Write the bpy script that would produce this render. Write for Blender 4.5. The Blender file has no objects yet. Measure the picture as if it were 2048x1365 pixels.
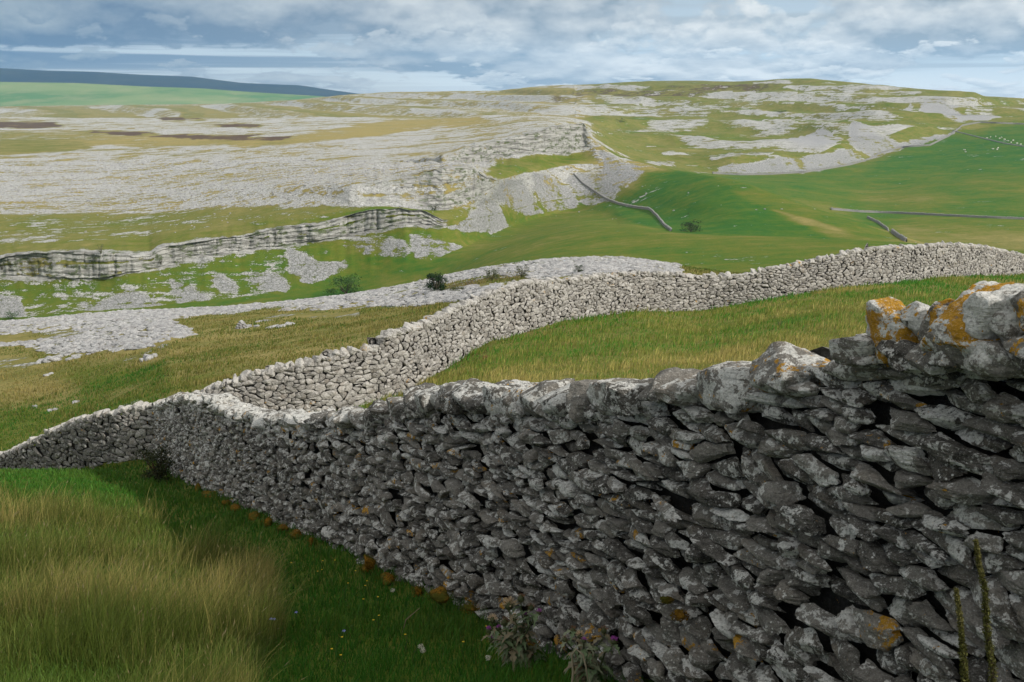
import bpy, math, random
import numpy as np
random.seed(7); RNG = np.random.default_rng(11)
S = bpy.context.scene
COL = S.collection
F = 2100.0; CX, CY = 1024.0, 682.5
TH = math.atan(492.5 / F); CT, ST = math.cos(TH), math.sin(TH)

# ------------------------------------------------------------------ pixel <-> world helpers (camera at the origin)
def slope(row):
    v = (CY - np.asarray(row, float)) / F
    return (-ST + v * CT) / (CT + v * ST)          # z / Y
def azim(px, row):
    v = (CY - np.asarray(row, float)) / F
    return ((np.asarray(px, float) - CX) / F) / (CT + v * ST)   # x / Y
def P(px, row, Y):
    return np.array([float(azim(px, row)) * Y, Y, float(slope(row)) * Y])
def project(x, y, z):
    d = y * CT - z * ST
    return CX + F * x / d, CY - F * (y * ST + z * CT) / d
def lerp(a, b, t): return a + (b - a) * t
def interp(x, pts):
    pts = sorted(pts); return np.interp(x, [p[0] for p in pts], [p[1] for p in pts])
def sstep(a, b, x):
    t = np.clip((x - a) / (b - a), 0, 1); return t * t * (3 - 2 * t)

# ------------------------------------------------------------------ noise
def _h(ix, iy, iz, seed):
    h = (ix * 374761393 + iy * 668265263 + iz * 2147483647 + seed * 974634777) & 0xFFFFFFFF
    h = ((h ^ (h >> 13)) * 1274126177) & 0xFFFFFFFF
    h = (h ^ (h >> 16)) * 2246822519 & 0xFFFFFFFF
    return ((h ^ (h >> 15)) & 0xFFFFFF) / float(0xFFFFFF)
def vnoise(x, y, z=0.0, seed=0):
    x, y, z = np.broadcast_arrays(np.asarray(x, float), np.asarray(y, float), np.asarray(z, float))
    fx, fy, fz = np.floor(x), np.floor(y), np.floor(z)
    ix, iy, iz = fx.astype(np.int64), fy.astype(np.int64), fz.astype(np.int64)
    u, v, w = x - fx, y - fy, z - fz
    u = u * u * (3 - 2 * u); v = v * v * (3 - 2 * v); w = w * w * (3 - 2 * w)
    r = 0
    for dx in (0, 1):
        for dy in (0, 1):
            for dz in (0, 1):
                r = r + _h(ix + dx, iy + dy, iz + dz, seed) * (u if dx else 1 - u) * (v if dy else 1 - v) * (w if dz else 1 - w)
    return r * 2 - 1
def fbm(x, y, z=0.0, seed=0, oct=4, gain=0.5, lac=2.03):
    a, t, s = 1.0, 0.0, 0.0
    for o in range(oct):
        t = t + a * vnoise(np.asarray(x) * lac ** o, np.asarray(y) * lac ** o, np.asarray(z) * lac ** o, seed + o * 17)
        s += a; a *= gain
    return t / s

# ------------------------------------------------------------------ mesh helpers
def make_mesh(name, verts, faces=None, loops=None, sizes=None, smooth=True):
    me = bpy.data.meshes.new(name)
    verts = np.asarray(verts, np.float32)
    if faces is not None:
        faces = np.asarray(faces, np.int32); sizes = np.full(len(faces), faces.shape[1], np.int32); loops = faces.ravel()
    me.vertices.add(len(verts)); me.vertices.foreach_set('co', verts.ravel())
    me.loops.add(len(loops)); me.loops.foreach_set('vertex_index', np.asarray(loops, np.int32))
    me.polygons.add(len(sizes))
    st = np.zeros(len(sizes), np.int32); st[1:] = np.cumsum(sizes)[:-1]
    me.polygons.foreach_set('loop_start', st)
    me.update(calc_edges=True); me.validate()
    me.polygons.foreach_set('use_smooth', np.full(len(me.polygons), smooth, bool))
    return me
def set_attr(me, name, rgb):
    rgb = np.asarray(rgb, np.float32)
    a = me.color_attributes.new(name, 'FLOAT_COLOR', 'POINT')
    full = np.ones((len(rgb), 4), np.float32); full[:, :rgb.shape[1]] = rgb
    a.data.foreach_set('color', full.ravel())
def link(name, me, mat, parent=None, loc=None, **props):
    o = bpy.data.objects.new(name, me); COL.objects.link(o)
    if me is not None and mat is not None: me.materials.append(mat)
    if parent is not None: o.parent = parent
    if loc is not None: o.location = [float(c) for c in loc]
    for k, v in props.items():
        if v is not None: o[k] = v
    return o
def thing(name, label, cat, loc, group=None):
    o = link(name, None, None, None, loc, label=label, category=cat, group=group)
    return o
class MB:
    """collects arrays of (verts, faces) with any face sizes and one colour per vertex"""
    def __init__(s): s.v, s.l, s.n, s.c, s.k = [], [], [], [], 0
    def add(s, v, f, c=None):
        v = np.asarray(v, np.float32).reshape(-1, 3)
        for g in (f if isinstance(f, list) else [f]):
            g = np.asarray(g, np.int64); s.l.append((g + s.k).ravel()); s.n.append(np.full(len(g), g.shape[1], np.int32))
        s.v.append(v)
        c = np.array([1, 1, 1.]) if c is None else np.asarray(c, float)
        s.c.append(np.broadcast_to(c, (len(v), 3))); s.k += len(v)
    def mesh(s, name, off=None, smooth=True):
        v = np.concatenate(s.v)
        if off is not None: v = v - np.asarray(off, np.float32)
        me = make_mesh(name, v, loops=np.concatenate(s.l), sizes=np.concatenate(s.n), smooth=smooth)
        set_attr(me, 'Col', np.concatenate(s.c)); return me

# ------------------------------------------------------------------ materials
class NT:
    def __init__(s, name):
        s.m = bpy.data.materials.new(name); s.m.use_nodes = True; s.t = s.m.node_tree
        for n in list(s.t.nodes): s.t.nodes.remove(n)
        s.out = s.n('ShaderNodeOutputMaterial')
    def n(s, typ, ins=None, **kw):
        nd = s.t.nodes.new(typ)
        for k, v in kw.items(): setattr(nd, k, v)
        for k, v in (ins or {}).items():
            i = nd.inputs[k]
            if isinstance(v, bpy.types.NodeSocket): s.t.links.new(v, i)
            else: i.default_value = v
        return nd
    def math(s, op, a, b=0.0, c=0.0, clamp=False): return s.n('ShaderNodeMath', {0: a, 1: b, 2: c}, operation=op, use_clamp=clamp).outputs[0]
    def mix(s, f, a, b, bt='MIX'):
        a = (*a, 1) if isinstance(a, tuple) and len(a) == 3 else a
        b = (*b, 1) if isinstance(b, tuple) and len(b) == 3 else b
        return s.n('ShaderNodeMix', {0: f, 6: a, 7: b}, data_type='RGBA', blend_type=bt).outputs[2]
    def noise(s, vec, scale, detail=4.0, rough=0.55, dist=0.0):
        return s.n('ShaderNodeTexNoise', {'Vector': vec, 'Scale': scale, 'Detail': detail, 'Roughness': rough, 'Distortion': dist}).outputs[0]
    def ramp(s, f, a, b):   # smooth 0..1 step between a and b
        return s.n('ShaderNodeMapRange', {0: f, 1: a, 2: b, 3: 0.0, 4: 1.0}, interpolation_type='SMOOTHSTEP').outputs[0]
    def voro(s, vec, scale, feature='F1', rnd=1.0):
        return s.n('ShaderNodeTexVoronoi', {'Vector': vec, 'Scale': scale, 'Randomness': rnd}, feature=feature).outputs
    def scl(s, vec, x, y, z): return s.n('ShaderNodeMapping', {'Vector': vec, 'Scale': (x, y, z)}).outputs[0]
    def bump(s, h, dist, strength=1.0, nrm=None):
        ins = {'Height': h, 'Distance': dist, 'Strength': strength}
        if nrm is not None: ins['Normal'] = nrm
        return s.n('ShaderNodeBump', ins).outputs[0]
    def finish(s, col, nrm=None, rough=0.9, spec=0.2, trans=0.0):
        ins = {'Base Color': col, 'Roughness': rough, 'Specular IOR Level': spec}
        if nrm is not None: ins['Normal'] = nrm
        b = s.n('ShaderNodeBsdfPrincipled', ins).outputs[0]
        if trans:
            tr = s.n('ShaderNodeBsdfTranslucent', {'Color': col}).outputs[0]
            b = s.n('ShaderNodeMixShader', {0: trans, 1: b, 2: tr}).outputs[0]
        s.t.links.new(b, s.out.inputs[0]); return s.m

def mat_ground():
    g = NT('ground_mat'); pos = g.n('ShaderNodeNewGeometry').outputs['Position']
    at = g.n('ShaderNodeAttribute', attribute_name='Col'); sep = g.n('ShaderNodeSeparateColor', {0: at.outputs['Color']})
    R, G, B = sep.outputs
    at2 = g.n('ShaderNodeAttribute', attribute_name='Col2'); sep2 = g.n('ShaderNodeSeparateColor', {0: at2.outputs['Color']})
    D, TAL, FAR = sep2.outputs      # cliff-ness, scree-ness, tint
    flat = g.scl(pos, 1, 1, 3.0)
    n_big = g.noise(flat, 0.035, 10, 0.62, 0.3)
    n_mid = g.noise(flat, 0.25, 8, 0.65)
    n_fine = g.noise(flat, 1.6, 6, 0.7)
    n_str = g.noise(g.scl(pos, 0.05, 0.22, 0.5), 1.0, 8, 0.66)
    # rock cover
    def term(nz, a0, a1): return g.math('MULTIPLY', g.math('SUBTRACT', nz, 0.5), g.math('MULTIPLY_ADD', FAR, a1 - a0, a0))
    k = g.math('ADD', term(n_mid, 1.5, 0.8), term(n_big, 1.1, 1.7)); k = g.math('ADD', k, term(n_fine, 1.0, 0.3))
    n_st2 = g.noise(g.scl(pos, 0.012, 0.06, 0.6), 1.0, 9, 0.66, 0.4)
    k = g.math('ADD', k, g.math('ADD', term(n_str, 1.9, 1.4), term(n_st2, 0.8, 1.9)))
    cover = g.ramp(g.math('ADD', R, g.math('MULTIPLY', k, 0.95)), 0.46, 0.55)
    # rock colour
    v1 = g.voro(g.scl(pos, 1, 1, 1.6), 0.55, 'DISTANCE_TO_EDGE')[0]
    v2 = g.voro(g.scl(pos, 1, 1.0, 1.0), 1.7, 'DISTANCE_TO_EDGE')[0]
    crack = g.math('MULTIPLY', g.ramp(v1, 0.0, 0.07), g.ramp(v2, 0.0, 0.10))
    cell = g.voro(pos, 1.7)[1]
    cellv = g.n('ShaderNodeSeparateColor', {0: cell}).outputs[0]
    rock = g.mix(g.math('MULTIPLY', cellv, 0.8), (0.66, 0.65, 0.625), (0.50, 0.495, 0.485))
    rock = g.mix(g.ramp(n_fine, 0.42, 0.68), rock, (0.60, 0.59, 0.56))
    rock = g.mix(g.math('MULTIPLY', g.ramp(n_mid, 0.5, 0.75), 0.3), rock, (0.26, 0.22, 0.215))
    # bedding and joints on the crags
    bed = g.noise(g.scl(pos, 0.10, 0.10, 1.5), 1.0, 8, 0.72, 0.5); jt = g.noise(g.scl(pos, 1.1, 1.1, 0.16), 1.0, 8, 0.72, 0.8)
    crag = g.mix(g.ramp(bed, 0.40, 0.56), (0.26, 0.252, 0.23), (0.54, 0.53, 0.495))  # shading contrast of the faces put into tones darker than the pavement
    crag = g.mix(g.ramp(jt, 0.37, 0.45), (0.20, 0.195, 0.17), crag)
    crag = g.mix(g.math('MULTIPLY', g.ramp(g.noise(g.scl(pos, .25, .25, .6), 1.0, 7, 0.7), 0.52, 0.60), 0.8), crag, (0.09, 0.125, 0.03))
    rock = g.mix(D, rock, crag)
    scree = g.mix(cellv, (0.46, 0.455, 0.45), (0.35, 0.35, 0.355)); scree = g.mix(g.ramp(n_fine, 0.5, 0.75), scree, (0.48, 0.475, 0.46))
    rock = g.mix(TAL, rock, scree)
    notfar = g.math('SUBTRACT', 1.0, D)
    rock = g.mix(g.math('MULTIPLY', g.math('SUBTRACT', 1.0, crack), g.math('MULTIPLY', notfar, 0.75)), rock, (0.09, 0.10, 0.05))
    # turf colour
    t = g.math('ADD', G, g.math('MULTIPLY', g.math('SUBTRACT', n_big, 0.5), 0.9))
    t = g.math('ADD', t, g.math('MULTIPLY', g.math('SUBTRACT', n_str, 0.5), 0.7)); t = g.math('ADD', t, g.math('MULTIPLY', g.math('SUBTRACT', n_mid, 0.5), 0.7))
    t = g.math('ADD', t, g.math('MULTIPLY', g.math('SUBTRACT', n_fine, 0.5), 0.55), clamp=True)
    cr = g.n('ShaderNodeValToRGB', {0: t}); e = cr.color_ramp.elements
    e[0].position = 0.05; e[0].color = (0.35, 0.28, 0.10, 1); e[1].position = 1.0; e[1].color = (0.030, 0.125, 0.014, 1)
    for p, c in ((0.32, (0.215, 0.200, 0.055, 1)), (0.55, (0.140, 0.166, 0.022, 1)), (0.8, (0.067, 0.146, 0.014, 1))):
        x = e.new(p); x.color = c
    turf = cr.outputs[0]
    n_t = g.noise(flat, 5.0, 5, 0.75)
    turf = g.mix(g.math('MULTIPLY', g.ramp(n_t, 0.35, 0.65), 0.45), turf, g.mix(0.6, turf, (0.025, 0.04, 0.008)))
    heath = g.mix(n_mid, (0.075, 0.048, 0.035), (0.13, 0.085, 0.05))
    turf = g.mix(g.ramp(g.math('ADD', B, g.math('MULTIPLY', k, 0.4)), 0.42, 0.6), turf, heath)
    col = g.mix(cover, turf, rock)
    hgt = g.math('ADD', g.math('MULTIPLY', n_fine, 0.6), g.math('MULTIPLY', n_t, 0.25))
    hgt = g.math('ADD', hgt, g.math('MULTIPLY', cover, g.math('MULTIPLY', crack, 0.45)))
    nrm = g.bump(hgt, 0.5, 0.8)
    nrm = g.bump(g.math('MULTIPLY', D, g.math('ADD', bed, g.math('MULTIPLY', jt, 1.2))), 0.4, 0.7, nrm)
    return g.finish(col, nrm, 0.95, 0.1)

def mat_stone(name, dark, light, speck, speck_amt, orange=0.0, fine=1.0):
    """limestone with crust lichens; vertex colour: R tone, G orange lichen, B pale cover"""
    g = NT(name); pos = g.n('ShaderNodeNewGeometry').outputs['Position']
    sep = g.n('ShaderNodeSeparateColor', {0: g.n('ShaderNodeAttribute', attribute_name='Col').outputs['Color']}); R, G, B = sep.outputs
    sh = g.n('ShaderNodeVectorMath', {0: pos, 1: g.n('ShaderNodeCombineXYZ', {0: g.math('MULTIPLY', R, 37.0), 1: g.math('MULTIPLY', R, 11.0), 2: g.math('MULTIPLY', R, 53.0)}).outputs[0]}, operation='ADD').outputs[0]
    n1 = g.noise(sh, 5.0 * fine, 8, 0.65); n2 = g.noise(sh, 22.0 * fine, 8, 0.7); n3 = g.noise(sh, 75.0 * fine, 5, 0.7)
    strata = g.noise(g.scl(sh, 9, 9, 55), 1.0 * fine, 6, 0.7, 0.6)
    base = g.mix(g.ramp(g.math('ADD', g.math('MULTIPLY', R, 0.5), g.math('MULTIPLY', n1, 0.6)), 0.25, 0.85), dark, light)
    base = g.mix(g.math('MULTIPLY', g.ramp(strata, 0.45, 0.62), 0.35), base, dark)
    base = g.mix(g.math('MULTIPLY', g.ramp(n2, 0.35, 0.62), 0.45), base, light)
    warm = g.noise(sh, 3.1 * fine, 4, 0.6); base = g.mix(g.math('MULTIPLY', g.ramp(warm, 0.5, 0.7), 0.4), base, g.mix(1.0, base, (1.10, 0.95, 0.80), 'MULTIPLY'))
    # pale crusts: blotches broken by fine noise
    l1 = g.math('ADD', g.math('MULTIPLY', g.noise(sh, 9.0 * fine, 5, 0.75, 0.4), 0.75), g.math('MULTIPLY', n2, 0.35))
    l1 = g.math('ADD', l1, g.math('MULTIPLY', B, 0.22))
    pale = g.ramp(l1, speck_amt, speck_amt + 0.035)
    dots = g.ramp(g.voro(sh, 42.0 * fine)[0], 0.26, 0.16); dots = g.math('MULTIPLY', dots, g.ramp(g.noise(sh, 7.0 * fine, 4), 0.50, 0.60))
    pale = g.math('MAXIMUM', pale, dots)
    pale = g.math('MULTIPLY', pale, g.ramp(n3, 0.22, 0.5))
    base = g.mix(g.math('MULTIPLY', pale, 0.85), base, speck)
    big = g.ramp(g.math('ADD', B, g.math('MULTIPLY', g.math('SUBTRACT', n1, 0.5), 1.4)), 0.52, 0.75)
    base = g.mix(g.math('MULTIPLY', big, g.math('MULTIPLY', g.ramp(n3, 0.1, 0.6), 0.7)), base, speck)
    o = g.math('ADD', g.math('MULTIPLY', g.math('SUBTRACT', g.noise(sh, 6.5 * fine, 6, 0.68, 0.5), 0.5), 1.7), g.math('MULTIPLY', G, 0.40)); o = g.math('ADD', o, g.math('MULTIPLY', g.math('SUBTRACT', g.noise(sh, 24.0 * fine, 5, 0.7), 0.5), 1.2))
    om = g.math('MULTIPLY', g.ramp(o, 0.34, 0.40), g.ramp(n2, 0.28, 0.46))
    base = g.mix(om, base, g.mix(n2, (0.42, 0.19, 0.015), (0.66, 0.38, 0.045)))
    pit = g.voro(sh, 30.0 * fine)[0]
    n4 = g.noise(sh, 150.0 * fine, 4, 0.8)
    base = g.mix(g.math('MULTIPLY', g.ramp(n3, 0.60, 0.40), 0.45), base, g.mix(1.0, base, (0.45, 0.44, 0.42), 'MULTIPLY'))
    base = g.mix(g.math('MULTIPLY', g.ramp(n4, 0.56, 0.66), 0.40), base, speck)
    h = g.math('ADD', g.math('MULTIPLY', n1, 1.0), g.math('ADD', g.math('MULTIPLY', n2, 0.5), g.math('MULTIPLY', n3, 0.18)))
    h = g.math('ADD', h, g.math('ADD', g.math('MULTIPLY', strata, 0.55), g.math('MULTIPLY', pit, 0.2)))
    return g.finish(base, g.bump(h, 0.055 / fine, 1.0), 0.92, 0.12)

def mat_leaf(name, trans=0.3, rough=0.6):
    g = NT(name); c = g.n('ShaderNodeAttribute', attribute_name='Col').outputs['Color']
    pos = g.n('ShaderNodeNewGeometry').outputs['Position']
    c = g.mix(g.math('MULTIPLY', g.noise(pos, 14.0, 3), 0.5), c, g.mix(1.0, c, (0.6, 0.62, 0.5), 'MULTIPLY'))
    return g.finish(c, None, rough, 0.25, trans)
def mat_far(name, *cs):
    cols, scale = cs[:3], cs[3]
    g = NT(name); pos = g.n('ShaderNodeNewGeometry').outputs['Position']
    n1 = g.noise(g.scl(pos, 1, 1, 6), scale, 8, 0.6, 0.4); n2 = g.noise(g.scl(pos, 1, 1, 3), scale * 5, 6, 0.6)
    c = g.mix(g.ramp(n1, 0.38, 0.62), cols[0], cols[1]); c = g.mix(g.math('MULTIPLY', g.ramp(n2, 0.45, 0.7), 0.5), c, cols[2])
    return g.finish(c, None, 0.95, 0.1)

M_GROUND = mat_ground()
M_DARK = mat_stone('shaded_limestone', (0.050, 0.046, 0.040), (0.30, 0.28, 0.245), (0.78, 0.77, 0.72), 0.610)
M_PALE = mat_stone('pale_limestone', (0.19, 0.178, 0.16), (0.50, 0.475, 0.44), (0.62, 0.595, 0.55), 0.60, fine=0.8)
M_CORE = mat_stone('gap_shade_fill', (0.02, 0.02, 0.02), (0.06, 0.058, 0.052), (0.12, 0.12, 0.12), 0.9)  # wall core, coloured near-black so the gaps between stones read as deep shade
M_LEAF = mat_leaf('leaf_mat'); M_GRASS = mat_leaf('grass_mat', 0.35)
M_BARK = mat_leaf('bark_mat', 0.0, 0.9)

# ------------------------------------------------------------------ TERRAIN: feature lines (near to far), each at key columns
KEY = [-700, 0, 240, 480, 700, 810, 885, 980, 1090, 1165, 1195, 1290, 1430, 1600, 1735, 1900, 2048, 2900]
NF = dict(FOOT=0, N1=1, N2=2, WB=3, BR=4, NV=5, NH=6, SF=7, C1b=8, C1t=9, T1=10, C2b=11, C2t=12, C3b=13, C3t=14, HID=15, FV0=16, FVm=17, FTf=18, FTt=19, FM=20, SKY=21, END=22)
def E(row, Y=None, z=None, k=None): return (row, Y, z, k)
# values per key column 0..2048; row first, then a distance, a height or a rise per metre from the last one
TAB = {
 0:   [E(645,125),E(672,200),E(656,280),E(640,303),E(552,k=.42),E(516,z=-49.3),E(430,z=-48),E(404,z=-47.5),E(402,z=-47.3),E(322,z=-46),E(320,z=-45.9),E(290,z=-45),E(270,z=-44),E(255,z=-43),E(245,z=-42),E(236,z=-41),E(226,z=-38),E(213,3000)],
 240: [E(625,125),E(655,200),E(634,285),E(620,303),E(554,k=.42),E(507,'+2'),E(428,z=-46.5),E(404,z=-46),E(401,z=-45.7),E(322,z=-44.5),E(320,z=-44.3),E(292,z=-43),E(272,z=-42),E(257,z=-41),E(247,z=-40),E(236,z=-39),E(226,z=-36.5),E(210,2850)],
 480: [E(614,125),E(640,200),E(614,285),E(600,303),E(502,k=.42),E(471,'+2'),E(415,385),E(402,400),E(385,'+20'),E(322,z=-38.5),E(320,z=-38.4),E(295,z=-38),E(275,z=-37.5),E(260,z=-37),E(248,z=-36.5),E(236,1600),E(222,2000),E(206,2700)],
 700: [E(589,125),E(615,200),E(600,285),E(580,303),E(470,k=.42),E(433,'+2'),E(410,339.5),E(400,345),E(366,'+18'),E(322,z=-33),E(320,z=-32.9),E(295,z=-32.6),E(275,z=-32.4),E(260,z=-32),E(248,z=-31.5),E(236,1400),E(218,1800),E(190,2400)],
 810: [E(572,125),E(600,200),E(580,285),E(548,303),E(451,k=.42),E(418,'+2'),E(409,340),E(405,348),E(352,'+12'),E(326,z=-31.5),E(324,z=-31.2),E(298,z=-31.6),E(276,z=-32.5),E(260,z=-32),E(248,z=-31),E(236,1350),E(217,1750),E(184,2350)],
 885: [E(553,125),E(580,200),E(550,285),E(520,303),E(455,331),E(441,'+2'),E(432,339),E(424,351),E(345,'+8'),E(327,480),E(317,'+2'),E(298,z=-30.6),E(276,z=-30.5),E(261,z=-30.3),E(248,z=-30),E(235,1350),E(215,1750),E(182,2300)],
 980: [E(533,122),E(560,200),E(505,290),E(470,350),E(445,k=.38),E(432,k=.40),E(410,k=.42),E(388,k=.45),E(360,'+3'),E(322,516),E(290,'+2'),E(275,z=-27),E(262,z=-26.2),E(252,z=-25.8),E(243,1010),E(232,1200),E(215,1600),E(183,2200)],
 1090:[E(519,120),E(545,190),E(476,280),E(432,480),E(412,k=.40),E(400,k=.42),E(380,k=.42),E(360,k=.44),E(345,k=.46),E(306,k=.5),E(262,'+3'),E(254,650),E(247,720),E(242,800),E(236,900),E(228,1080),E(210,1420),E(173,2100)],
 1165:[E(514,120),E(545,190),E(469,270),E(415,500),E(395,k=.38),E(378,k=.40),E(355,k=.42),E(335,k=.44),E(315,k=.46),E(292,k=.48),E(249,'+3'),E(244,690),E(241,780),E(238,870),E(235,980),E(228,1120),E(212,1420),E(170,2000)],
 1195:[E(514,120),E(545,190),E(468,265),E(408,500),E(390,k=.38),E(375,k=.40),E(355,k=.42),E(335,k=.44),E(315,k=.46),E(295,k=.48),E(287,k=.4),E(296,740),E(286,860),E(276,920),E(262,1010),E(250,1130),E(215,1420),E(168,1980)],
 1290:[E(520,115),E(550,185),E(470,255),E(462,300),E(430,390),E(410,420),E(385,450),E(370,472),E(356,492),E(344,515),E(334,535),E(352,660),E(340,760),E(328,810),E(310,890),E(280,1000),E(220,1420),E(163,1900)],
 1430:[E(545,110),E(560,175),E(472,245),E(480,280),E(455,310),E(435,330),E(412,350),E(392,372),E(376,392),E(362,412),E(352,430),E(385,520),E(364,640),E(355,720),E(347,800),E(322,835),E(240,1250),E(162,1850)],
 1600:[E(552,108),E(560,165),E(477,235),E(484,275),E(472,292),E(462,302),E(450,312),E(440,322),E(428,333),E(418,344),E(410,354),E(452,440),E(412,530),E(375,690),E(346,840),E(312,885),E(235,1250),E(158,1750)],
 1735:[E(555,106),E(562,160),E(482,228),E(490,265),E(484,278),E(478,286),E(472,294),E(466,302),E(460,310),E(455,318),E(450,326),E(482,410),E(450,500),E(390,680),E(321,925),E(270,1000),E(215,1250),E(171,1600)],
 1900:[E(556,104),E(562,155),E(492,222),E(505,260),E(504,268),E(503,274),E(502,280),E(501,286),E(500,292),E(500,298),E(499,304),E(508,390),E(468,460),E(360,740),E(266,1075),E(247,1115),E(213,1250),E(183,1450)],
 2048:[E(556,104),E(562,150),E(502,218),E(515,258),E(515,266),E(514,272),E(513,278),E(513,284),E(512,290),E(512,296),E(511,302),E(514,380),E(478,440),E(350,740),E(245,1120),E(233,1180),E(213,1300),E(199,1500)],
}
TAB[-700] = [e if i < 17 else E(215, 3100) for i, e in enumerate(TAB[0])]; TAB[2900] = TAB[2048]
WB_ROW = [(-700, 1010), (0, 972), (240, 935), (480, 880), (650, 838), (820, 780), (980, 690), (1130, 648), (1270, 620), (1400, 620), (1480, 610), (1560, 596), (1700, 576), (1800, 566), (1880, 560), (2048, 552), (2900, 545)]
WB_Y = [(-700, 46), (0, 30), (240, 26.5), (480, 25.8), (650, 26.2), (820, 28), (980, 33.5), (1130, 38), (1270, 42), (1400, 43.5), (1560, 44), (1700, 45), (1880, 49), (1960, 54), (2048, 61), (2900, 85)]
ROWPOLY = {   # finer courses of the crag edges
 'C1t': [(0, 518), (60, 507), (175, 505), (300, 510), (325, 495), (415, 482), (500, 470), (550, 457), (650, 445), (735, 420), (800, 417), (850, 422), (885, 441)],
 'C1b': [(0, 552), (75, 557), (200, 556), (325, 536), (415, 511), (500, 500), (650, 480), (750, 460), (810, 451), (885, 455)],
 'C2t': [(700, 366), (760, 358), (810, 352), (860, 342), (925, 333), (950, 338), (975, 358), (990, 362), (1090, 345)],
 'C3t': [(810, 324), (870, 318), (950, 293), (1024, 276), (1060, 268), (1124, 251), (1150, 249), (1168, 248), (1180, 277), (1195, 287), (1240, 318), (1290, 334)],
 'C3b': [(810, 326), (885, 327), (950, 326), (1024, 309), (1090, 306), (1139, 306), (1159, 298), (1180, 292), (1195, 295)],
 'SKY': [(0, 213), (250, 210), (450, 208), (560, 203), (650, 195), (700, 190), (800, 184), (900, 182), (1000, 182), (1060, 176), (1100, 172), (1190, 169), (1300, 163), (1400, 162), (1460, 164), (1520, 162), (1570, 158), (1620, 157), (1660, 162), (1740, 169), (1780, 174), (1850, 179), (1950, 183), (1968, 191), (2048, 199)],
}
NFEAT = 23
def near_Yw(az): return 3.45 / np.maximum(az + 0.49, 0.02)
def resolve():
    """row and Y for every feature BR.. at the key columns"""
    Ys = {}
    for px in KEY:
        out = []; Yp = zp = None
        for (row, Y, z, k) in TAB[px]:
            s = float(slope(row))
            if isinstance(Y, str): Yv = Yp + float(Y)
            elif Y is not None: Yv = float(Y)
            elif z is not None: Yv = z / s
            else: Yv = (k * Yp - zp) / (k - s)
            if Yp is not None and Yv <= Yp + 0.3: Yv = Yp + 0.3
            out.append(Yv); Yp = Yv; zp = s * Yv
        Ys[px] = out
    return Ys
YS = resolve()
names = {v: k for k, v in NF.items()}
ACOS = math.radians(56)
ang_in = np.arctan(np.linspace(-0.56, 0.60, 1020))
ang = np.concatenate([np.radians(np.linspace(-180, -62, 30)), np.linspace(math.radians(-60), ang_in[0], 60)[:-1], ang_in, np.linspace(ang_in[-1], math.radians(60), 60)[1:], np.radians(np.linspace(62, 180, 30))])
azc = np.tan(np.clip(ang, -ACOS, ACOS)); NC = len(ang)
FY = np.zeros((NC, NFEAT)); FZ = np.zeros((NC, NFEAT))
for f in range(4, 22):
    nm = names[f]
    rows = [(px, TAB[px][f - 4][0]) for px in KEY]
    if nm in ROWPOLY:
        rp = ROWPOLY[nm]; lo, hi = rp[0][0], rp[-1][0]
        rows = [r for r in rows if r[0] < lo or r[0] > hi] + rp
    ys = [(px, YS[px][f - 4]) for px in KEY]
    row = np.full(NC, 400.0)
    for _ in range(5):
        v = (CY - row) / F; px = CX + azc * (CT + v * ST) * F
        row = interp(px, rows)
    FY[:, f] = interp(px, ys); FZ[:, f] = slope(row) * FY[:, f]
row = np.full(NC, 700.0)
for _ in range(8):
    v = (CY - row) / F; px = CX + azc * (CT + v * ST) * F; row = interp(px, WB_ROW)
FY[:, 3] = interp(px, WB_Y); FZ[:, 3] = slope(row) * FY[:, 3]
yw = np.minimum(near_Yw(azc), 0.86 * FY[:, 3]); yw = np.minimum(yw, 24 + azc * 0)
FY[:, 2] = np.maximum(yw, 2.4); FZ[:, 2] = -1.7 - 0.3 * FY[:, 2]
FY[:, 1] = 1.4; FZ[:, 1] = -1.7 - 0.3 * 1.4; FY[:, 0] = 0.05; FZ[:, 0] = -1.72
FY[:, 22] = FY[:, 21] * 1.6; FZ[:, 22] = FZ[:, 21] - 60
# ease the sides and the back to a plain hillside
w = sstep(math.radians(50), math.radians(80), np.abs(ang))[:, None]
gy = np.exp(np.linspace(math.log(0.05), math.log(4000), NFEAT)); 
gy = np.sort(np.median(FY, axis=0)); gz = -1.7 - 55 * (1 - np.exp(-gy / 400.0))
gz[:4] = np.array([-1.7, -1.8, -2.6, -7])
wb = sstep(math.radians(95), math.radians(130), np.abs(ang))[:, None]
gz2 = -1.7 - 6 * (1 - np.exp(-gy / 60))
FY = FY * (1 - w) + gy * w
FZ = FZ * (1 - w) + (gz * (1 - wb) + gz2 * wb) * w
_ax = azc * 330
for f, am, sd in ((9, .9, 91), (8, 1.3, 92), (12, 1.2, 93), (11, 1.5, 94), (14, 1.0, 95), (13, 1.6, 96)):
    ok_ = (azc > -.56) & (azc < .09)
    FZ[:, f] += np.where(ok_, .5 * am * (fbm(_ax / 6, 0, 0, sd, 4) + .5 * vnoise(_ax / 1.6, 0, 0, sd + 20)) * FY[:, f] / 400, 0)
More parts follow.
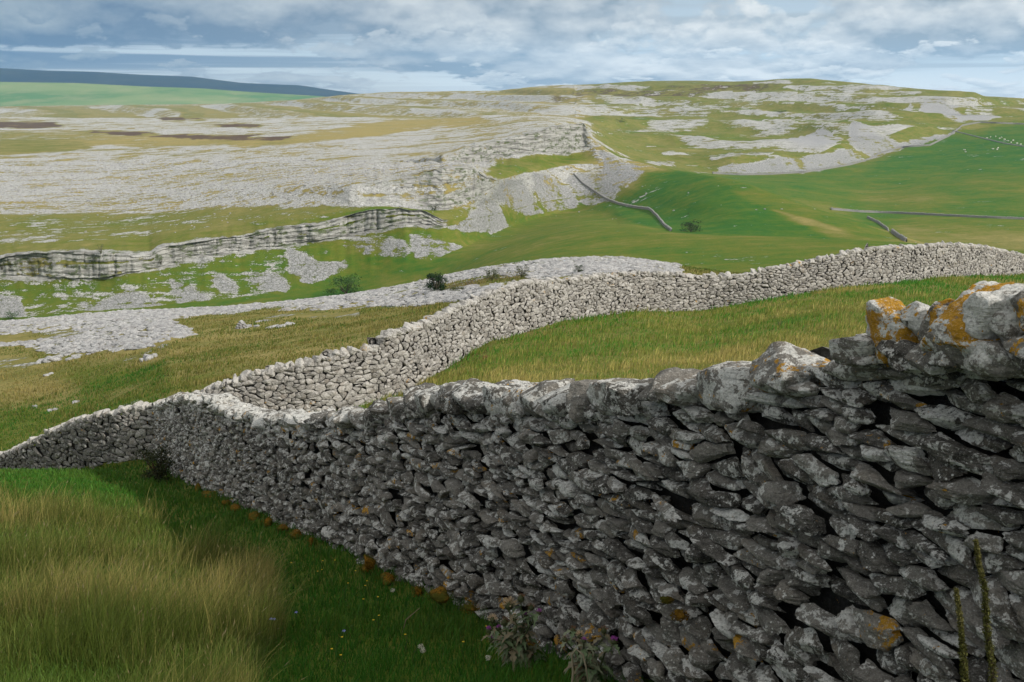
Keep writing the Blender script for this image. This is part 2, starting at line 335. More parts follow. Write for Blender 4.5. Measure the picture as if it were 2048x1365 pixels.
# light smoothing along the contour of everything but the crag lines
def smooth_cols(A, n):
    for _ in range(n): A[1:-1] = 0.25 * A[:-2] + 0.5 * A[1:-1] + 0.25 * A[2:]
    return A
for f in range(NFEAT):
    n = 1 if f in (8, 9, 11, 12, 13, 14) else (900 if f > 3 else 10)
    if f == 21: n = 4
    pxa = CX + azc * F * .98; crisp = None
    if f in (8, 9): crisp = 1 - sstep(900, 1000, pxa)
    if f in (11, 12): crisp = sstep(650, 720, pxa) * (1 - sstep(1000, 1080, pxa))
    if f in (13, 14): crisp = sstep(800, 860, pxa) * (1 - sstep(1205, 1290, pxa))
    for A in (FZ, FY):
        a1 = smooth_cols(A[:, f].copy(), n)
        if crisp is not None: a1 = a1 * crisp + smooth_cols(A[:, f].copy(), 900) * (1 - crisp)
        A[:, f] = a1
for f in range(1, NFEAT): FY[:, f] = np.maximum(FY[:, f], FY[:, f - 1] + 0.02)
SUB = [6, 110, 90, 130, 12, 12, 40, 56, 26, 46, 14, 40, 46, 36, 22, 12, 50, 34, 36, 56, 44, 4]
# monotone cubic through the feature points
h = np.diff(FY, axis=1); dl = np.diff(FZ, axis=1) / h
m = np.zeros_like(FY); w1 = 2 * h[:, 1:] + h[:, :-1]; w2 = h[:, 1:] + 2 * h[:, :-1]
same = (dl[:, :-1] * dl[:, 1:]) > 0
with np.errstate(divide='ignore', invalid='ignore'):
    hm = (w1 + w2) / (w1 / dl[:, :-1] + w2 / dl[:, 1:])
m[:, 1:-1] = np.where(same, hm, 0); m[:, 0] = dl[:, 0]; m[:, -1] = dl[:, -1]
GY, GZ, GF = [], [], []
for f in range(NFEAT - 1):
    n = SUB[f]
    tt = np.arange(n) / n
    if f == 0: tt = tt
    for t in tt:
        if f <= 3: yy = FY[:, f] * (FY[:, f + 1] / FY[:, f]) ** t; tl = (yy - FY[:, f]) / h[:, f]
        else: tl = np.full(NC, t); yy = FY[:, f] + h[:, f] * tl
        a = 2 * tl ** 3 - 3 * tl ** 2 + 1; b = tl ** 3 - 2 * tl ** 2 + tl; c = -2 * tl ** 3 + 3 * tl ** 2; d = tl ** 3 - tl ** 2
        GY.append(yy); GZ.append(a * FZ[:, f] + b * h[:, f] * m[:, f] + c * FZ[:, f + 1] + d * h[:, f] * m[:, f + 1]); GF.append(np.full(NC, f + t))
GY.append(FY[:, -1]); GZ.append(FZ[:, -1]); GF.append(np.full(NC, NFEAT - 1.0))
GY = np.array(GY).T; GZ = np.array(GZ).T; GF = np.array(GF).T          # (NC, NR)
NR = GY.shape[1]
sx = np.where(np.abs(ang) <= ACOS, azc, np.sin(ang) / math.cos(ACOS))[:, None]
sy = np.where(np.abs(ang) <= ACOS, 1.0, np.cos(ang) / math.cos(ACOS))[:, None]
GX0 = sx * GY; GY0 = sy * GY
PX, PR = project(GX0, np.maximum(GY0, 0.01), GZ)      # where the smooth ground is seen: used to survey the patches below

# ------------------------------------------------------------------ ground cover survey
def inpoly(px, py, poly):
    poly = np.asarray(poly, float); c = np.zeros(px.shape, bool); j = len(poly) - 1
    for i in range(len(poly)):
        xi, yi = poly[i]; xj, yj = poly[j]
        if yi != yj:
            cond = ((yi > py) != (yj > py)) & (px < (xj - xi) * (py - yi) / (yj - yi) + xi)
            c ^= cond
        j = i
    return c
front = (np.abs(ang) < math.radians(45))[:, None] & (GY0 > 1)
wx = fbm(GX0 / 9, GY0 / 9, 0, 5, 3) * 7 + fbm(GX0 / 40, GY0 / 40, 0, 9, 2) * 9
wy = fbm(GX0 / 9, GY0 / 9, 3, 6, 3) * 3.2 + fbm(GX0 / 40, GY0 / 40, 3, 10, 2) * 3
amp = sstep(60, 240, GY0)
QX, QR = PX + wx * amp, PR + wy * amp
rock = np.full(GY.shape, 0.02); lush = np.full(GY.shape, 0.5); brown = np.zeros(GY.shape); cliff = np.zeros(GY.shape); tal = np.zeros(GY.shape)
def region(arr, val, f0, f1, poly=None, mode='set'):
    mk = (GF >= f0) & (GF <= f1)
    if poly is not None: mk &= front & inpoly(QX, QR, poly)
    if mode == 'set': arr[mk] = val
    else: arr[mk] = np.maximum(arr[mk], val)
n = NF
region(lush, .30, n['WB'], n['BR']); region(lush, .62, n['NV'], n['C1b']); region(rock, .20, n['NH'], n['C1b'])
region(rock, .28, n['C1t'], n['T1']); region(lush, .45, n['C1t'], n['T1'])
region(rock, .64, n['T1'], n['C3t']); region(rock, .60, n['C3t'], n['FTt']); region(lush, .25, n['T1'], n['FTt'])
region(rock, .40, n['FTt'], n['SKY']); region(lush, .22, n['FTt'], n['END'])
# near field beyond the wall
region(rock, .60, n['WB'], n['NV'], [(-300, 690), (100, 668), (330, 646), (480, 629), (600, 611), (720, 598), (860, 570), (900, 560), (900, 540), (0, 600), (-300, 600)])
region(rock, .57, n['WB'], n['NV'], [(-300, 700), (60, 700), (130, 716), (250, 712), (330, 690), (400, 672), (330, 640), (-300, 640)])
region(rock, .53, n['WB'], n['NV'], [(560, 622), (680, 622), (820, 612), (960, 606), (1010, 570), (1360, 545), (1360, 500), (860, 500), (600, 590)])
region(rock, .25, n['WB'], n['BR'], [(885, 585), (960, 572), (1060, 560), (1050, 545), (960, 552), (880, 568)])
region(brown, .5, n['WB'], n['BR'], [(885, 585), (960, 572), (1060, 560), (1050, 545), (960, 552), (880, 568)])
region(rock, .40, n['WB'], n['BR'], [(480, 650), (560, 640), (720, 640), (720, 622), (560, 628)])
region(rock, .40, n['WB'], n['BR'], [(-50, 715), (60, 712), (100, 730), (40, 745), (-50, 740)])
region(lush, .62, n['WB'], n['BR'], [(150, 735), (330, 730), (330, 770), (180, 775), (100, 750)])
region(lush, .12, n['WB'], n['BR'], [(-60, 770), (150, 770), (160, 800), (-60, 800)])
region(lush, .08, n['WB'], n['BR'], [(380, 725), (560, 705), (780, 682), (780, 700), (560, 725)])
region(lush, .50, n['WB'], n['BR'], [(-60, 800), (400, 790), (240, 830), (0, 920), (-60, 940)])
# far talus fans and scree
FAN = [[(170,605),(220,598),(262,580),(270,572),(290,585),(320,600),(355,630),(250,634),(180,628)], [(345,555),(372,570),(400,575),(425,600),(420,614),(360,614),(352,590)],
 [(418,552),(445,550),(482,570),(480,584),(445,582)], [(495,548),(520,540),(560,548),(580,572),(570,584),(520,577),(500,560)],
 [(575,490),(600,500),(625,522),(690,522),(695,542),(660,550),(625,567),(600,564),(580,540),(582,515)], [(680,490),(700,482),(740,475),(800,480),(820,500),(815,517),(760,514),(725,512)],
 [(815,470),(870,475),(945,500),(952,515),(880,527),(830,517),(820,495)], [(375,505),(430,520),(425,530),(375,522)], [(0,590),(40,598),(60,645),(-60,650),(-60,600)],
 [(890,455),(930,440),(965,400),(990,395),(1022,460),(1010,470),(960,468),(920,462)], [(980,400),(1010,360),(1045,365),(1060,390),(1090,430),(1060,436),(1030,425),(985,395)],
 [(1060,350),(1100,350),(1150,390),(1160,412),(1100,427),(1070,385)], [(1150,345),(1190,350),(1225,395),(1210,415),(1170,410),(1130,360)],
 [(1195,290),(1230,320),(1292,337),(1285,352),(1240,370),(1228,397),(1180,360),(1205,340),(1195,310)]]
for p in FAN:
    region(rock, .74, n['NV'], n['C3b'], p); region(tal, 1.0, n['NV'], n['C3b'], p)
region(rock, .36, n['NV'], n['C1b'], [(0, 640), (200, 630), (560, 585), (660, 500), (480, 510), (0, 560)], 'max')
region(lush, .85, n['NV'], n['SF'] + .3, [(440, 620), (560, 600), (760, 570), (960, 520), (860, 540), (700, 590), (460, 640)])
region(lush, .72, n['NH'] + .5, n['C1b'], [(0, 600), (300, 560), (560, 600), (900, 560), (900, 500), (600, 500), (0, 560)])
rock = np.where((GF > 4.6) & (GF < 7.10) & (PX < 960), np.minimum(rock, .12), rock); tal = np.where(GF < 7.10, 0, tal)
# green ground right of the crags
region(rock, .10, n['NV'], n['SF'], [(960, 600), (960, 470), (1000, 440), (2300, 440), (2300, 600)])
region(lush, .60, n['BR'], n['SF'], [(900, 600), (900, 470), (1000, 430), (2300, 430), (2300, 600)])
region(rock, .33, n['BR'], n['NH'], [(1390, 505), (1520, 500), (1560, 515), (1440, 525)])
region(rock, .14, n['SF'], n['C3t'], [(1080, 440), (1220, 400), (1290, 340), (1260, 335), (2300, 335), (2300, 560), (1080, 560)])
region(lush, .86, n['SF'], n['C3t'], [(1225, 415), (1290, 345), (1380, 337), (1450, 362), (1500, 395), (1560, 430), (1660, 480), (1300, 480), (1220, 440)])
region(lush, .66, n['SF'], n['C3t'], [(1430, 348), (1530, 385), (1660, 422), (1815, 480), (1740, 480), (1620, 440), (1500, 405), (1440, 365)])
region(rock, .25, n['NV'], n['C3b'], [(1100, 430), (1300, 420), (1340, 345), (1290, 340), (1200, 400)], 'max')
# terrace above the first crag
region(lush, .66, n['C1t'], n['T1'], [(600, 445), (740, 415), (800, 400), (870, 415), (860, 430), (740, 420), (640, 446), (420, 482)])
region(rock, .12, n['C1t'], n['T1'], [(560, 455), (740, 415), (800, 402), (870, 418), (885, 441), (800, 417), (735, 420), (650, 445), (500, 470), (300, 500), (500, 455)])
region(rock, .12, n['C1t'], n['T1'], [(-60, 490), (200, 490), (360, 470), (560, 440), (560, 470), (300, 510), (-60, 520)])
region(rock, .46, n['C1t'], n['T1'], [(-60, 490), (110, 485), (120, 465), (-60, 460)])
region(rock, .60, n['T1'] - .35, n['C3b'], [(560, 425), (700, 405), (840, 405), (860, 395), (560, 400)])
# tan flats, heather
region(rock, .08, n['C3b'] - .3, n['FTf'], [(-60, 275), (80, 272), (160, 285), (190, 296), (120, 305), (-60, 312)]); region(lush, .36, n['C3b'] - .3, n['FTf'], [(-60, 275), (80, 272), (160, 285), (190, 296), (120, 305), (-60, 312)])
region(rock, .18, n['C3t'], n['FTt'], [(100, 280), (320, 272), (560, 282), (640, 262), (800, 238), (960, 236), (1000, 246), (820, 262), (700, 280), (560, 292), (200, 290)]); region(lush, .04, n['C3t'], n['FTt'], [(100, 280), (320, 272), (560, 282), (640, 262), (800, 238), (960, 236), (1000, 246), (820, 262), (700, 280), (560, 292), (200, 290)])
region(rock, .30, n['C3t'], n['FM'], [(-60, 262), (250, 262), (380, 275), (-60, 285)])
for p in ([(255, 272), (370, 268), (590, 274), (560, 284), (400, 282)], [(-60, 244), (110, 244), (130, 252), (60, 258), (-60, 256)], [(420, 248), (530, 248), (520, 256), (440, 256)], [(180, 262), (320, 266), (260, 272), (170, 268)], [(310, 236), (400, 236), (410, 240), (320, 241)]):
    region(brown, .66, n['C3t'] - 1, n['SKY'], p); region(rock, .0, n['C3t'] - 1, n['SKY'], p)
region(lush, .55, n['C2t'], n['C3b'], [(960, 330), (1040, 310), (1180, 308), (1180, 340), (1000, 370)]); region(rock, .15, n['C2t'], n['C3b'], [(970, 350), (1000, 320), (1180, 300), (1190, 345), (1000, 360)])
region(rock, .60, n['C1b'], n['C3b'], FAN[9] , 'max')
# far hillside right of the crags
R2 = [(1182, 262), (1200, 285), (1290, 335), (1420, 345), (1610, 345), (1735, 320), (1905, 265), (2300, 240), (2300, 150), (1182, 150)]
region(rock, .07, n['HID'], n['SKY'], R2); region(lush, .44, n['HID'], n['SKY'], R2)
region(rock, .56, n['HID'], n['SKY'], [(880, 205), (1000, 200), (1220, 205), (1400, 200), (1500, 185), (1700, 168), (1770, 172), (1780, 185), (1560, 205), (1420, 228), (1240, 232), (1000, 235), (860, 225)])
region(rock, .10, n['FM'] - .6, n['SKY'], [(1000, 182), (1300, 160), (1650, 155), (1500, 178), (1300, 195), (1000, 200)]); region(brown, .34, n['FM'] - .8, n['SKY'], [(1000, 182), (1300, 160), (1650, 158), (1700, 180), (1450, 215), (1200, 212), (1000, 200)]); region(brown, .50, n['FM'] - .6, n['SKY'], [(1080, 190), (1300, 176), (1500, 170), (1640, 165), (1500, 182), (1300, 198), (1100, 202)])
region(rock, .20, n['HID'], n['FTt'] + .4, [(1182, 262), (1260, 250), (1560, 262), (1700, 250), (1700, 262), (1560, 275), (1200, 275)])
for p in ([(1420,347),(1450,334),(1480,330),(1560,322),(1640,303),(1700,296),(1740,320),(1700,334),(1610,348),(1500,350)], [(1700,240),(1750,260),(1800,285),(1905,262),(1908,272),(1850,292),(1740,312),(1690,280)],
          [(1830,200),(1880,195),(1935,225),(1990,225),(2005,240),(1910,243),(1860,225)], [(1720,208),(1740,214),(1780,222),(1830,212),(1810,226),(1760,230),(1730,222)], [(1560,285),(1600,262),(1650,255),(1690,275),(1660,292),(1600,292)]):
    region(rock, .84, n['HID'], n['SKY'], p); region(tal, 1, n['HID'], n['SKY'], p)
region(cliff, .8, n['FTf'], n['SKY'], [(1560,285),(1600,258),(1650,252),(1690,275),(1660,292),(1600,292)])
region(rock, .50, n['FM'] - 1, n['SKY'], [(1640, 200), (1740, 172), (1790, 178), (1880, 186), (1960, 190), (2000, 225), (1900, 215), (1780, 205)]); region(cliff, .6, n['FM'] - 1, n['SKY'], [(1780, 178), (1880, 186), (1960, 190), (1990, 212), (1900, 200), (1800, 190)])
for p in ([(1255,258),(1300,246),(1430,238),(1420,250),(1262,268)],[(1440,284),(1500,280),(1535,298),(1470,304)],[(1260,285),(1330,300),(1420,296),(1440,304),(1330,310)],[(1500,245),(1560,235),(1600,240),(1560,252)],[(1560,248),(1640,236),(1700,240),(1660,254)]):
    region(rock, .60, n['HID'], n['SKY'], p)
for p in ([(1420, 310), (1550, 302), (1550, 312), (1430, 322)], [(1270, 322), (1350, 322), (1350, 330), (1290, 330)], [(1480, 262), (1560, 250), (1570, 256), (1500, 270)]):
    region(rock, .72, n['HID'], n['SKY'], p); region(cliff, .9, n['HID'], n['SKY'], p)
region(rock, .04, n['C3t'] + .02, n['HID'] + .6, [(1200, 290), (1290, 320), (2400, 320), (2400, 600), (1200, 600)])
region(lush, .7, n['C3t'] + .02, n['HID'] + .6, [(1200, 290), (1290, 320), (2400, 320), (2400, 600), (1200, 600)])
# the valley fields
VF = [(1290, 337), (1420, 346), (1610, 346), (1735, 321), (1905, 266), (2048, 246), (2400, 240), (2400, 560), (1290, 560)]
region(rock, .0, n['HID'], n['FTf'] + .9, VF); region(lush, .74, n['HID'], n['FTf'] + .9, VF)
region(lush, .88, n['HID'], n['FTf'] + .9, [(1740, 322), (1905, 267), (2048, 247), (2400, 240), (2400, 370), (1900, 345), (1750, 338)])
region(lush, .55, n['HID'], n['FTf'], [(1700, 378), (1900, 390), (1940, 410), (1850, 418), (1720, 408)])
region(lush, .48, n['HID'], n['FTf'], [(1460, 395), (1660, 410), (1740, 440), (1600, 420)])
region(lush, .50, n['HID'], n['FTf'], [(1900, 360), (2400, 375), (2400, 395), (1960, 378)])
region(lush, .30, n['HID'], n['FTf'], [(1780, 452), (2400, 470), (2400, 520), (1840, 510)])
# crags
noiA = .55 + .75 * fbm(GX0 / 5, GZ / 6, 0, 481, 3)
actC1 = interp(PX, [(-900, 1), (800, 1), (870, 1), (890, .9), (905, 0), (3000, 0)]); actC2 = interp(PX, [(640, 0), (760, .30), (840, .65), (890, 1), (978, 1), (1000, 0)]); actC3 = interp(PX, [(850, 0), (900, .5), (960, 1), (1170, 1), (1178, .3), (1186, 0)])
for fb, act in ((8, actC1), (11, actC2), (13, actC3)):
    u = GF - fb; mk = np.clip(np.minimum((u + 0.05) / 0.05, (1.08 - u) / 0.08), 0, 1) * act * front
    if fb == 11: mk = mk * np.where(np.abs(u - 0.52 + 0.1 * fbm(GX0 / 6, 0, 0, 77, 2)) < 0.09, 0.15, 1)
    mk = np.clip(mk * (1 + (noiA - .2) * (mk < .99)), 0, 1)
    rock = np.maximum(rock, mk * 0.86); cliff = np.maximum(cliff, mk); tal = tal * (1 - mk)
    if fb == 8: mk = mk * np.where((np.abs(u - 0.55 + 0.12 * fbm(GX0 / 6, 0, 0, 78, 2)) < 0.07) & (fbm(GX0 / 18, 0, 0, 79, 2) > -.1), 0.1, 1); rock = np.where((np.abs(GF - 8.55) < .05) & (mk < .2) & front, .2, rock)
    # block relief pushed out of the face
    ui = np.clip(u, 0, 1); win = np.clip(np.minimum(u / 0.06, (1 - u) / 0.06), 0, 1) * act * front
    arc = GX0 * 0.9; blk = vnoise(arc / 3.1, GZ / 60, 0, 31 + fb) * 1.0 + vnoise(arc / 1.2, GZ / 2.5, 1, 35 + fb) * 0.5 + fbm(arc / 14, GZ / 20, 2, 37 + fb, 2) * 2.2
    grv = np.maximum(0, 1 - np.abs(vnoise(arc / 1.7 + .25 * vnoise(0, GZ / 3, 0, 44), GZ / 25, 4, 45 + fb)) * 5) * .45 * (vnoise(arc / 7, GZ / 8, 2, 49) > -.3) + np.maximum(0, 1 - np.abs(vnoise(arc / 4.5, GZ / 40, 4, 47 + fb)) * 6) * .7 * (.4 + .6 * np.abs(vnoise(arc / 3, GZ / 3, 1, 50)))
    ledge = np.round(ui * 5 + 0.6 * vnoise(arc / 9, 0, 0, 41)) / 5 - ui
    GY0 = GY0 - win * (blk * 0.75 + ledge * 3.0 - grv)
region(rock, .02, -1, 3.0); region(cliff, 0, -1, 7)
def blur(A, n, wt):
    B = A.copy()
    for _ in range(n):
        B[1:-1] = .25 * B[:-2] + .5 * B[1:-1] + .25 * B[2:]; B[:, 1:-1] = .25 * B[:, :-2] + .5 * B[:, 1:-1] + .25 * B[:, 2:]
    return A * (1 - wt) + B * wt
rock = np.where((GF > 15.2) & (tal > 0), rock + .55 * fbm(GX0 / 14, GY0 / 170, 0, 473, 3), rock)
rock = np.where((GF > 3) & (GF < 4.6) & (rock > .4), rock + .55 * fbm(GX0 / 9, GY0 / 3.5, 0, 474, 4) - .02, rock)
rock = np.where((GF > 9.6) & (rock > .5) & (tal < .5) & (cliff < .3), rock + .30 * fbm(GX0 / 110, GY0 / 34, 0, 475, 4), rock)
bl = rock.copy(); rock = np.where((rock < .26) & (GF > 4) & (GF < 15.5), rock - .14, rock)
rock = rock + np.where(tal > 0, .50 * fbm(GX0 / 3.5, GY0 / 45, 0, 471, 3) + .12 * fbm(GX0 / 9, GY0 / 9, 0, 472, 3), 0)
rock = blur(rock, 6, 1 - np.clip(cliff + tal * .5, 0, 1)); lush = blur(lush, 40, 1.0); brown = blur(brown, 3, 1.0); tal = blur(tal, 2, 1.0)

# relief
def blocky(x, y, s, seed): return np.abs(fbm(x / s, y / s, 0, seed, 3))
dz = np.zeros(GY.shape)
near = 1 - sstep(20, 90, GY0); mid = sstep(14, 40, GY0) * (1 - sstep(300, 700, GY0)); farw = sstep(200, 700, GY0)
dz += near * 0.07 * fbm(GX0 / 0.9, GY0 / 0.9, 0, 51, 3)
dz += sstep(8, 20, GY0) * (1 - sstep(60, 160, GY0)) * 0.14 * fbm(GX0 / 3.5, GY0 / 3.5, 0, 53, 3)
rk = sstep(.45, .7, rock)
dz += mid * (0.25 * fbm(GX0 / 12, GY0 / 12, 0, 54, 3)) * (1 - cliff)
dz += mid * rk * (0.35 * np.abs(fbm(GX0 / 2.6, GY0 / 2.6, 0, 55, 3))) * (1 - cliff)
dz += sstep(150, 400, GY0) * (1 - cliff) * (0.9 * fbm(GX0 / 45, GY0 / 45, 0, 56, 4))
dz += sstep(280, 500, GY0) * rk * (1 - cliff) * (1 - tal) * 1.3 * np.abs(fbm(GX0 / 16, GY0 / 9, 0, 57, 4))
dz += farw * sstep(12, 19, GF) * 2.2 * fbm(GX0 / 160, GY0 / 160, 0, 58, 4)
# shelves across the far hillside
sh = sstep(18.6, 19.5, GF) * (1 - sstep(20.6, 20.95, GF)) * front
hh = GZ + 2.2 * fbm(GX0 / 180, GY0 / 180, 0, 60, 3) + .02 * GX0; HP = 11.0; dz += sstep(15.2, 17, GF) * front * (PX > 1150) * (4.5 * fbm(GX0 / 70, GY0 / 70, 0, 61, 4) - 3.0 * np.abs(fbm(GX0 / 40, GY0 / 120, 0, 62, 3))) * (1 - sstep(20.7, 20.95, GF)) * sstep(17.9, 18.2, GF)
dz += sh * (np.floor(hh / HP) * HP + HP * sstep(.42, .72, (hh / HP) % 1) - hh) * 0.95
band = (sh > .4) & ((hh / HP) % 1 > .40) & ((hh / HP) % 1 < .76); actb = sstep(-.15, .25, fbm(GX0 / 90, hh / 6, 0, 63, 3)); rock = np.where(band, np.maximum(rock, .74 * actb), np.where((sh > .4) & (tal < .5), np.minimum(rock, .12 + .35 * (rock > .5)), rock)); cliff = np.where(band & (rock > .35), np.maximum(cliff, .55), cliff); lush = np.where(band | (sh < .3), lush, lush + .12 * ((hh / HP) % 1 > .8))
wallz = (np.abs(GF - 3) < .3) | (np.abs(GF - 2) < .05)
dz *= np.where(GF < 3, 0.6, 1.0)
GZ1 = GZ + dz
V = np.stack([GX0, GY0, GZ1], -1)
idx = np.arange(NC * NR).reshape(NC, NR)
a, b, c, d = idx[:-1, :-1], idx[1:, :-1], idx[1:, 1:], idx[:-1, 1:]
me = make_mesh('ground', V.reshape(-1, 3), np.stack([a, b, c, d], -1).reshape(-1, 4))
set_attr(me, 'Col', np.stack([rock, lush, brown], -1).reshape(-1, 3))
set_attr(me, 'Col2', np.stack([cliff, tal, sstep(350, 1000, GY0)], -1).reshape(-1, 3))
ground = link('ground', me, M_GROUND, kind='structure')

def scatter(maskfn, density, fmin, fmax, seed):
    """random points on the ground grid: density(Y)->per m2, mask per vertex; returns pos, (i,j,u,v)"""
    r = np.random.default_rng(seed)
    mk = maskfn[:-1, :-1] * ((GF[:-1, :-1] >= fmin) & (GF[:-1, :-1] < fmax) & front[:-1, :-1] & (PX[:-1, :-1] > (-750 if fmax <= 3.0 else -160)) & (PX[:-1, :-1] < 2220))
    e1 = V[1:, :-1] - V[:-1, :-1]; e2 = V[:-1, 1:] - V[:-1, :-1]
    area = np.linalg.norm(np.cross(e1, e2), axis=-1)
    cnt = r.poisson(np.clip(area * mk * density[:-1, :-1], 0, 400))
    ii, jj = np.nonzero(cnt); rep = cnt[ii, jj]; ii = np.repeat(ii, rep); jj = np.repeat(jj, rep)
    u, v = r.random(len(ii))[:, None], r.random(len(ii))[:, None]
    p = V[ii, jj] * (1 - u) * (1 - v) + V[ii + 1, jj] * u * (1 - v) + V[ii + 1, jj + 1] * u * v + V[ii, jj + 1] * (1 - u) * v
    return p, ii, jj, r
from mathutils import Vector
def on_ground(px, row, above=None):
    """the ground point seen at a pixel of the photograph"""
    dirn = Vector((float(azim(px, row)), 1.0, float(slope(row)))).normalized()
    ok, loc, nrm, _ = ground.ray_cast(Vector((0, 0, 0)), dirn)
    return np.array(loc) if ok else None
def ground_z(x, y):
    ok, loc, nrm, _ = ground.ray_cast(Vector((x, y, 400)), Vector((0, 0, -1)))
    return loc[2] if ok else 0.0
#SECTION_WALLS
# ------------------------------------------------------------------ DRY-STONE WALLS
class WallLine:
    """a curve on the ground with a base and a top height; s runs along it, d is the distance out of its visible face"""
    def __init__(w, pts, base, top, out, rng_thick=0.62):
        w.p = np.asarray(pts, float); seg = np.linalg.norm(np.diff(w.p, axis=0), axis=1); w.s = np.concatenate([[0], np.cumsum(seg)])
        w.L = w.s[-1]; w.zb = np.asarray(base, float); w.zt = np.asarray(top, float); w.T = rng_thick
        tx = np.gradient(w.p[:, 0], w.s); ty = np.gradient(w.p[:, 1], w.s); ln = np.hypot(tx, ty)
        w.nx, w.ny = out * -ty / ln, out * tx / ln
    def xy(w, s): return np.interp(s, w.s, w.p[:, 0]), np.interp(s, w.s, w.p[:, 1])
    def n(w, s): return np.interp(s, w.s, w.nx), np.interp(s, w.s, w.ny)
    def b(w, s): return np.interp(s, w.s, w.zb)
    def t(w, s): return np.interp(s, w.s, w.zt)
    def world(w, s, z, d):
        x, y = w.xy(s); nx, ny = w.n(s)
        dd = d - 0.075 * (z - w.b(s))         # batter: the face leans back as it rises
        return np.stack([x + nx * dd, y + ny * dd, z], -1)

def cells(w, s0, s1, size, rng, tilt=None, ratio=2.3, jit=0.42, drop=0.12, top_pad=0.0, wob=0.0):
    """irregular courses -> one convex polygon per stone, in (s, z)"""
    seeds = []
    hw = lambda s: size(s)
    s_mid = s0
    rows_h = {}
    # seeds are laid out in strips so that stone size can follow the wall
    s = s0; strip = 3.0
    while s < s1:
        e = min(s + strip, s1); sz = size(0.5 * (s + e)); dh = sz / math.sqrt(ratio); dw = sz * math.sqrt(ratio)
        zlo = min(w.b(s), w.b(e)) - 0.25; zhi = max(w.t(s), w.t(e)) + 0.1
        nrow = int((zhi - zlo) / dh) + 1; ncol = max(2, int(round((e - s) / dw)))
        for i in range(nrow):
            off = (i % 2) * 0.5 + rng.uniform(-.2, .2)
            for j in range(ncol):
                if rng.random() < drop: continue
                ss = s + (j + off + rng.normal(0, jit * .55)) * (e - s) / ncol; zz = zlo + (i + 0.5 + rng.normal(0, jit * .5)) * dh
                seeds.append((ss, zz))
        s = e
    seeds = np.array(seeds)
    rel = np.stack([seeds[:, 0], seeds[:, 1]], 1)
    st = math.sqrt(ratio)
    def warp(p):      # straight courses -> tilted, wavy courses
        z = p[..., 1].copy()
        if tilt is not None: z = z + tilt(p[..., 0], p[..., 1])
        if wob: z = z + wob * fbm(p[..., 0] * 0.8, p[..., 1] * 1.2, 0, 201, 2)
        return np.stack([p[..., 0], z], -1)
    q = np.stack([rel[:, 0] / st, rel[:, 1] * st], 1)
    # neighbours by hashing
    cs = size(0.5 * (s0 + s1)) * 2.2; grid = {}
    for i, (a, b) in enumerate(q): grid.setdefault((int(a // cs), int(b // cs)), []).append(i)
    out = []
    for i, (a, b) in enumerate(q):
        gi, gj = int(a // cs), int(b // cs)
        nb = [k for di in (-1, 0, 1) for dj in (-1, 0, 1) for k in grid.get((gi + di, gj + dj), ()) if k != i]
        nb.sort(key=lambda k: (q[k, 0] - a) ** 2 + (q[k, 1] - b) ** 2); nb = nb[:16]
        R = cs; poly = [(a - R, b - R), (a + R, b - R), (a + R, b + R), (a - R, b + R)]
        for k in nb:
            mx, my = 0.5 * (a + q[k, 0]), 0.5 * (b + q[k, 1]); nx, ny = q[k, 0] - a, q[k, 1] - b
            new = []; m_ = len(poly)
            dd = [(p[0] - mx) * nx + (p[1] - my) * ny for p in poly]
            if max(dd) <= 0: continue
            for e in range(m_):
                p0, p1 = poly[e], poly[(e + 1) % m_]; d0, d1 = dd[e], dd[(e + 1) % m_]
                if d0 <= 0: new.append(p0)
                if (d0 < 0) != (d1 < 0) and d0 != d1:
                    tq = d0 / (d0 - d1); new.append((p0[0] + (p1[0] - p0[0]) * tq, p0[1] + (p1[1] - p0[1]) * tq))
            poly = new
            if len(poly) < 3: break
        if len(poly) < 3: continue
        pp = np.array(poly); pp = np.stack([pp[:, 0] * st, pp[:, 1] / st], 1)
        pp = warp(pp)
        out.append(pp)
    return out

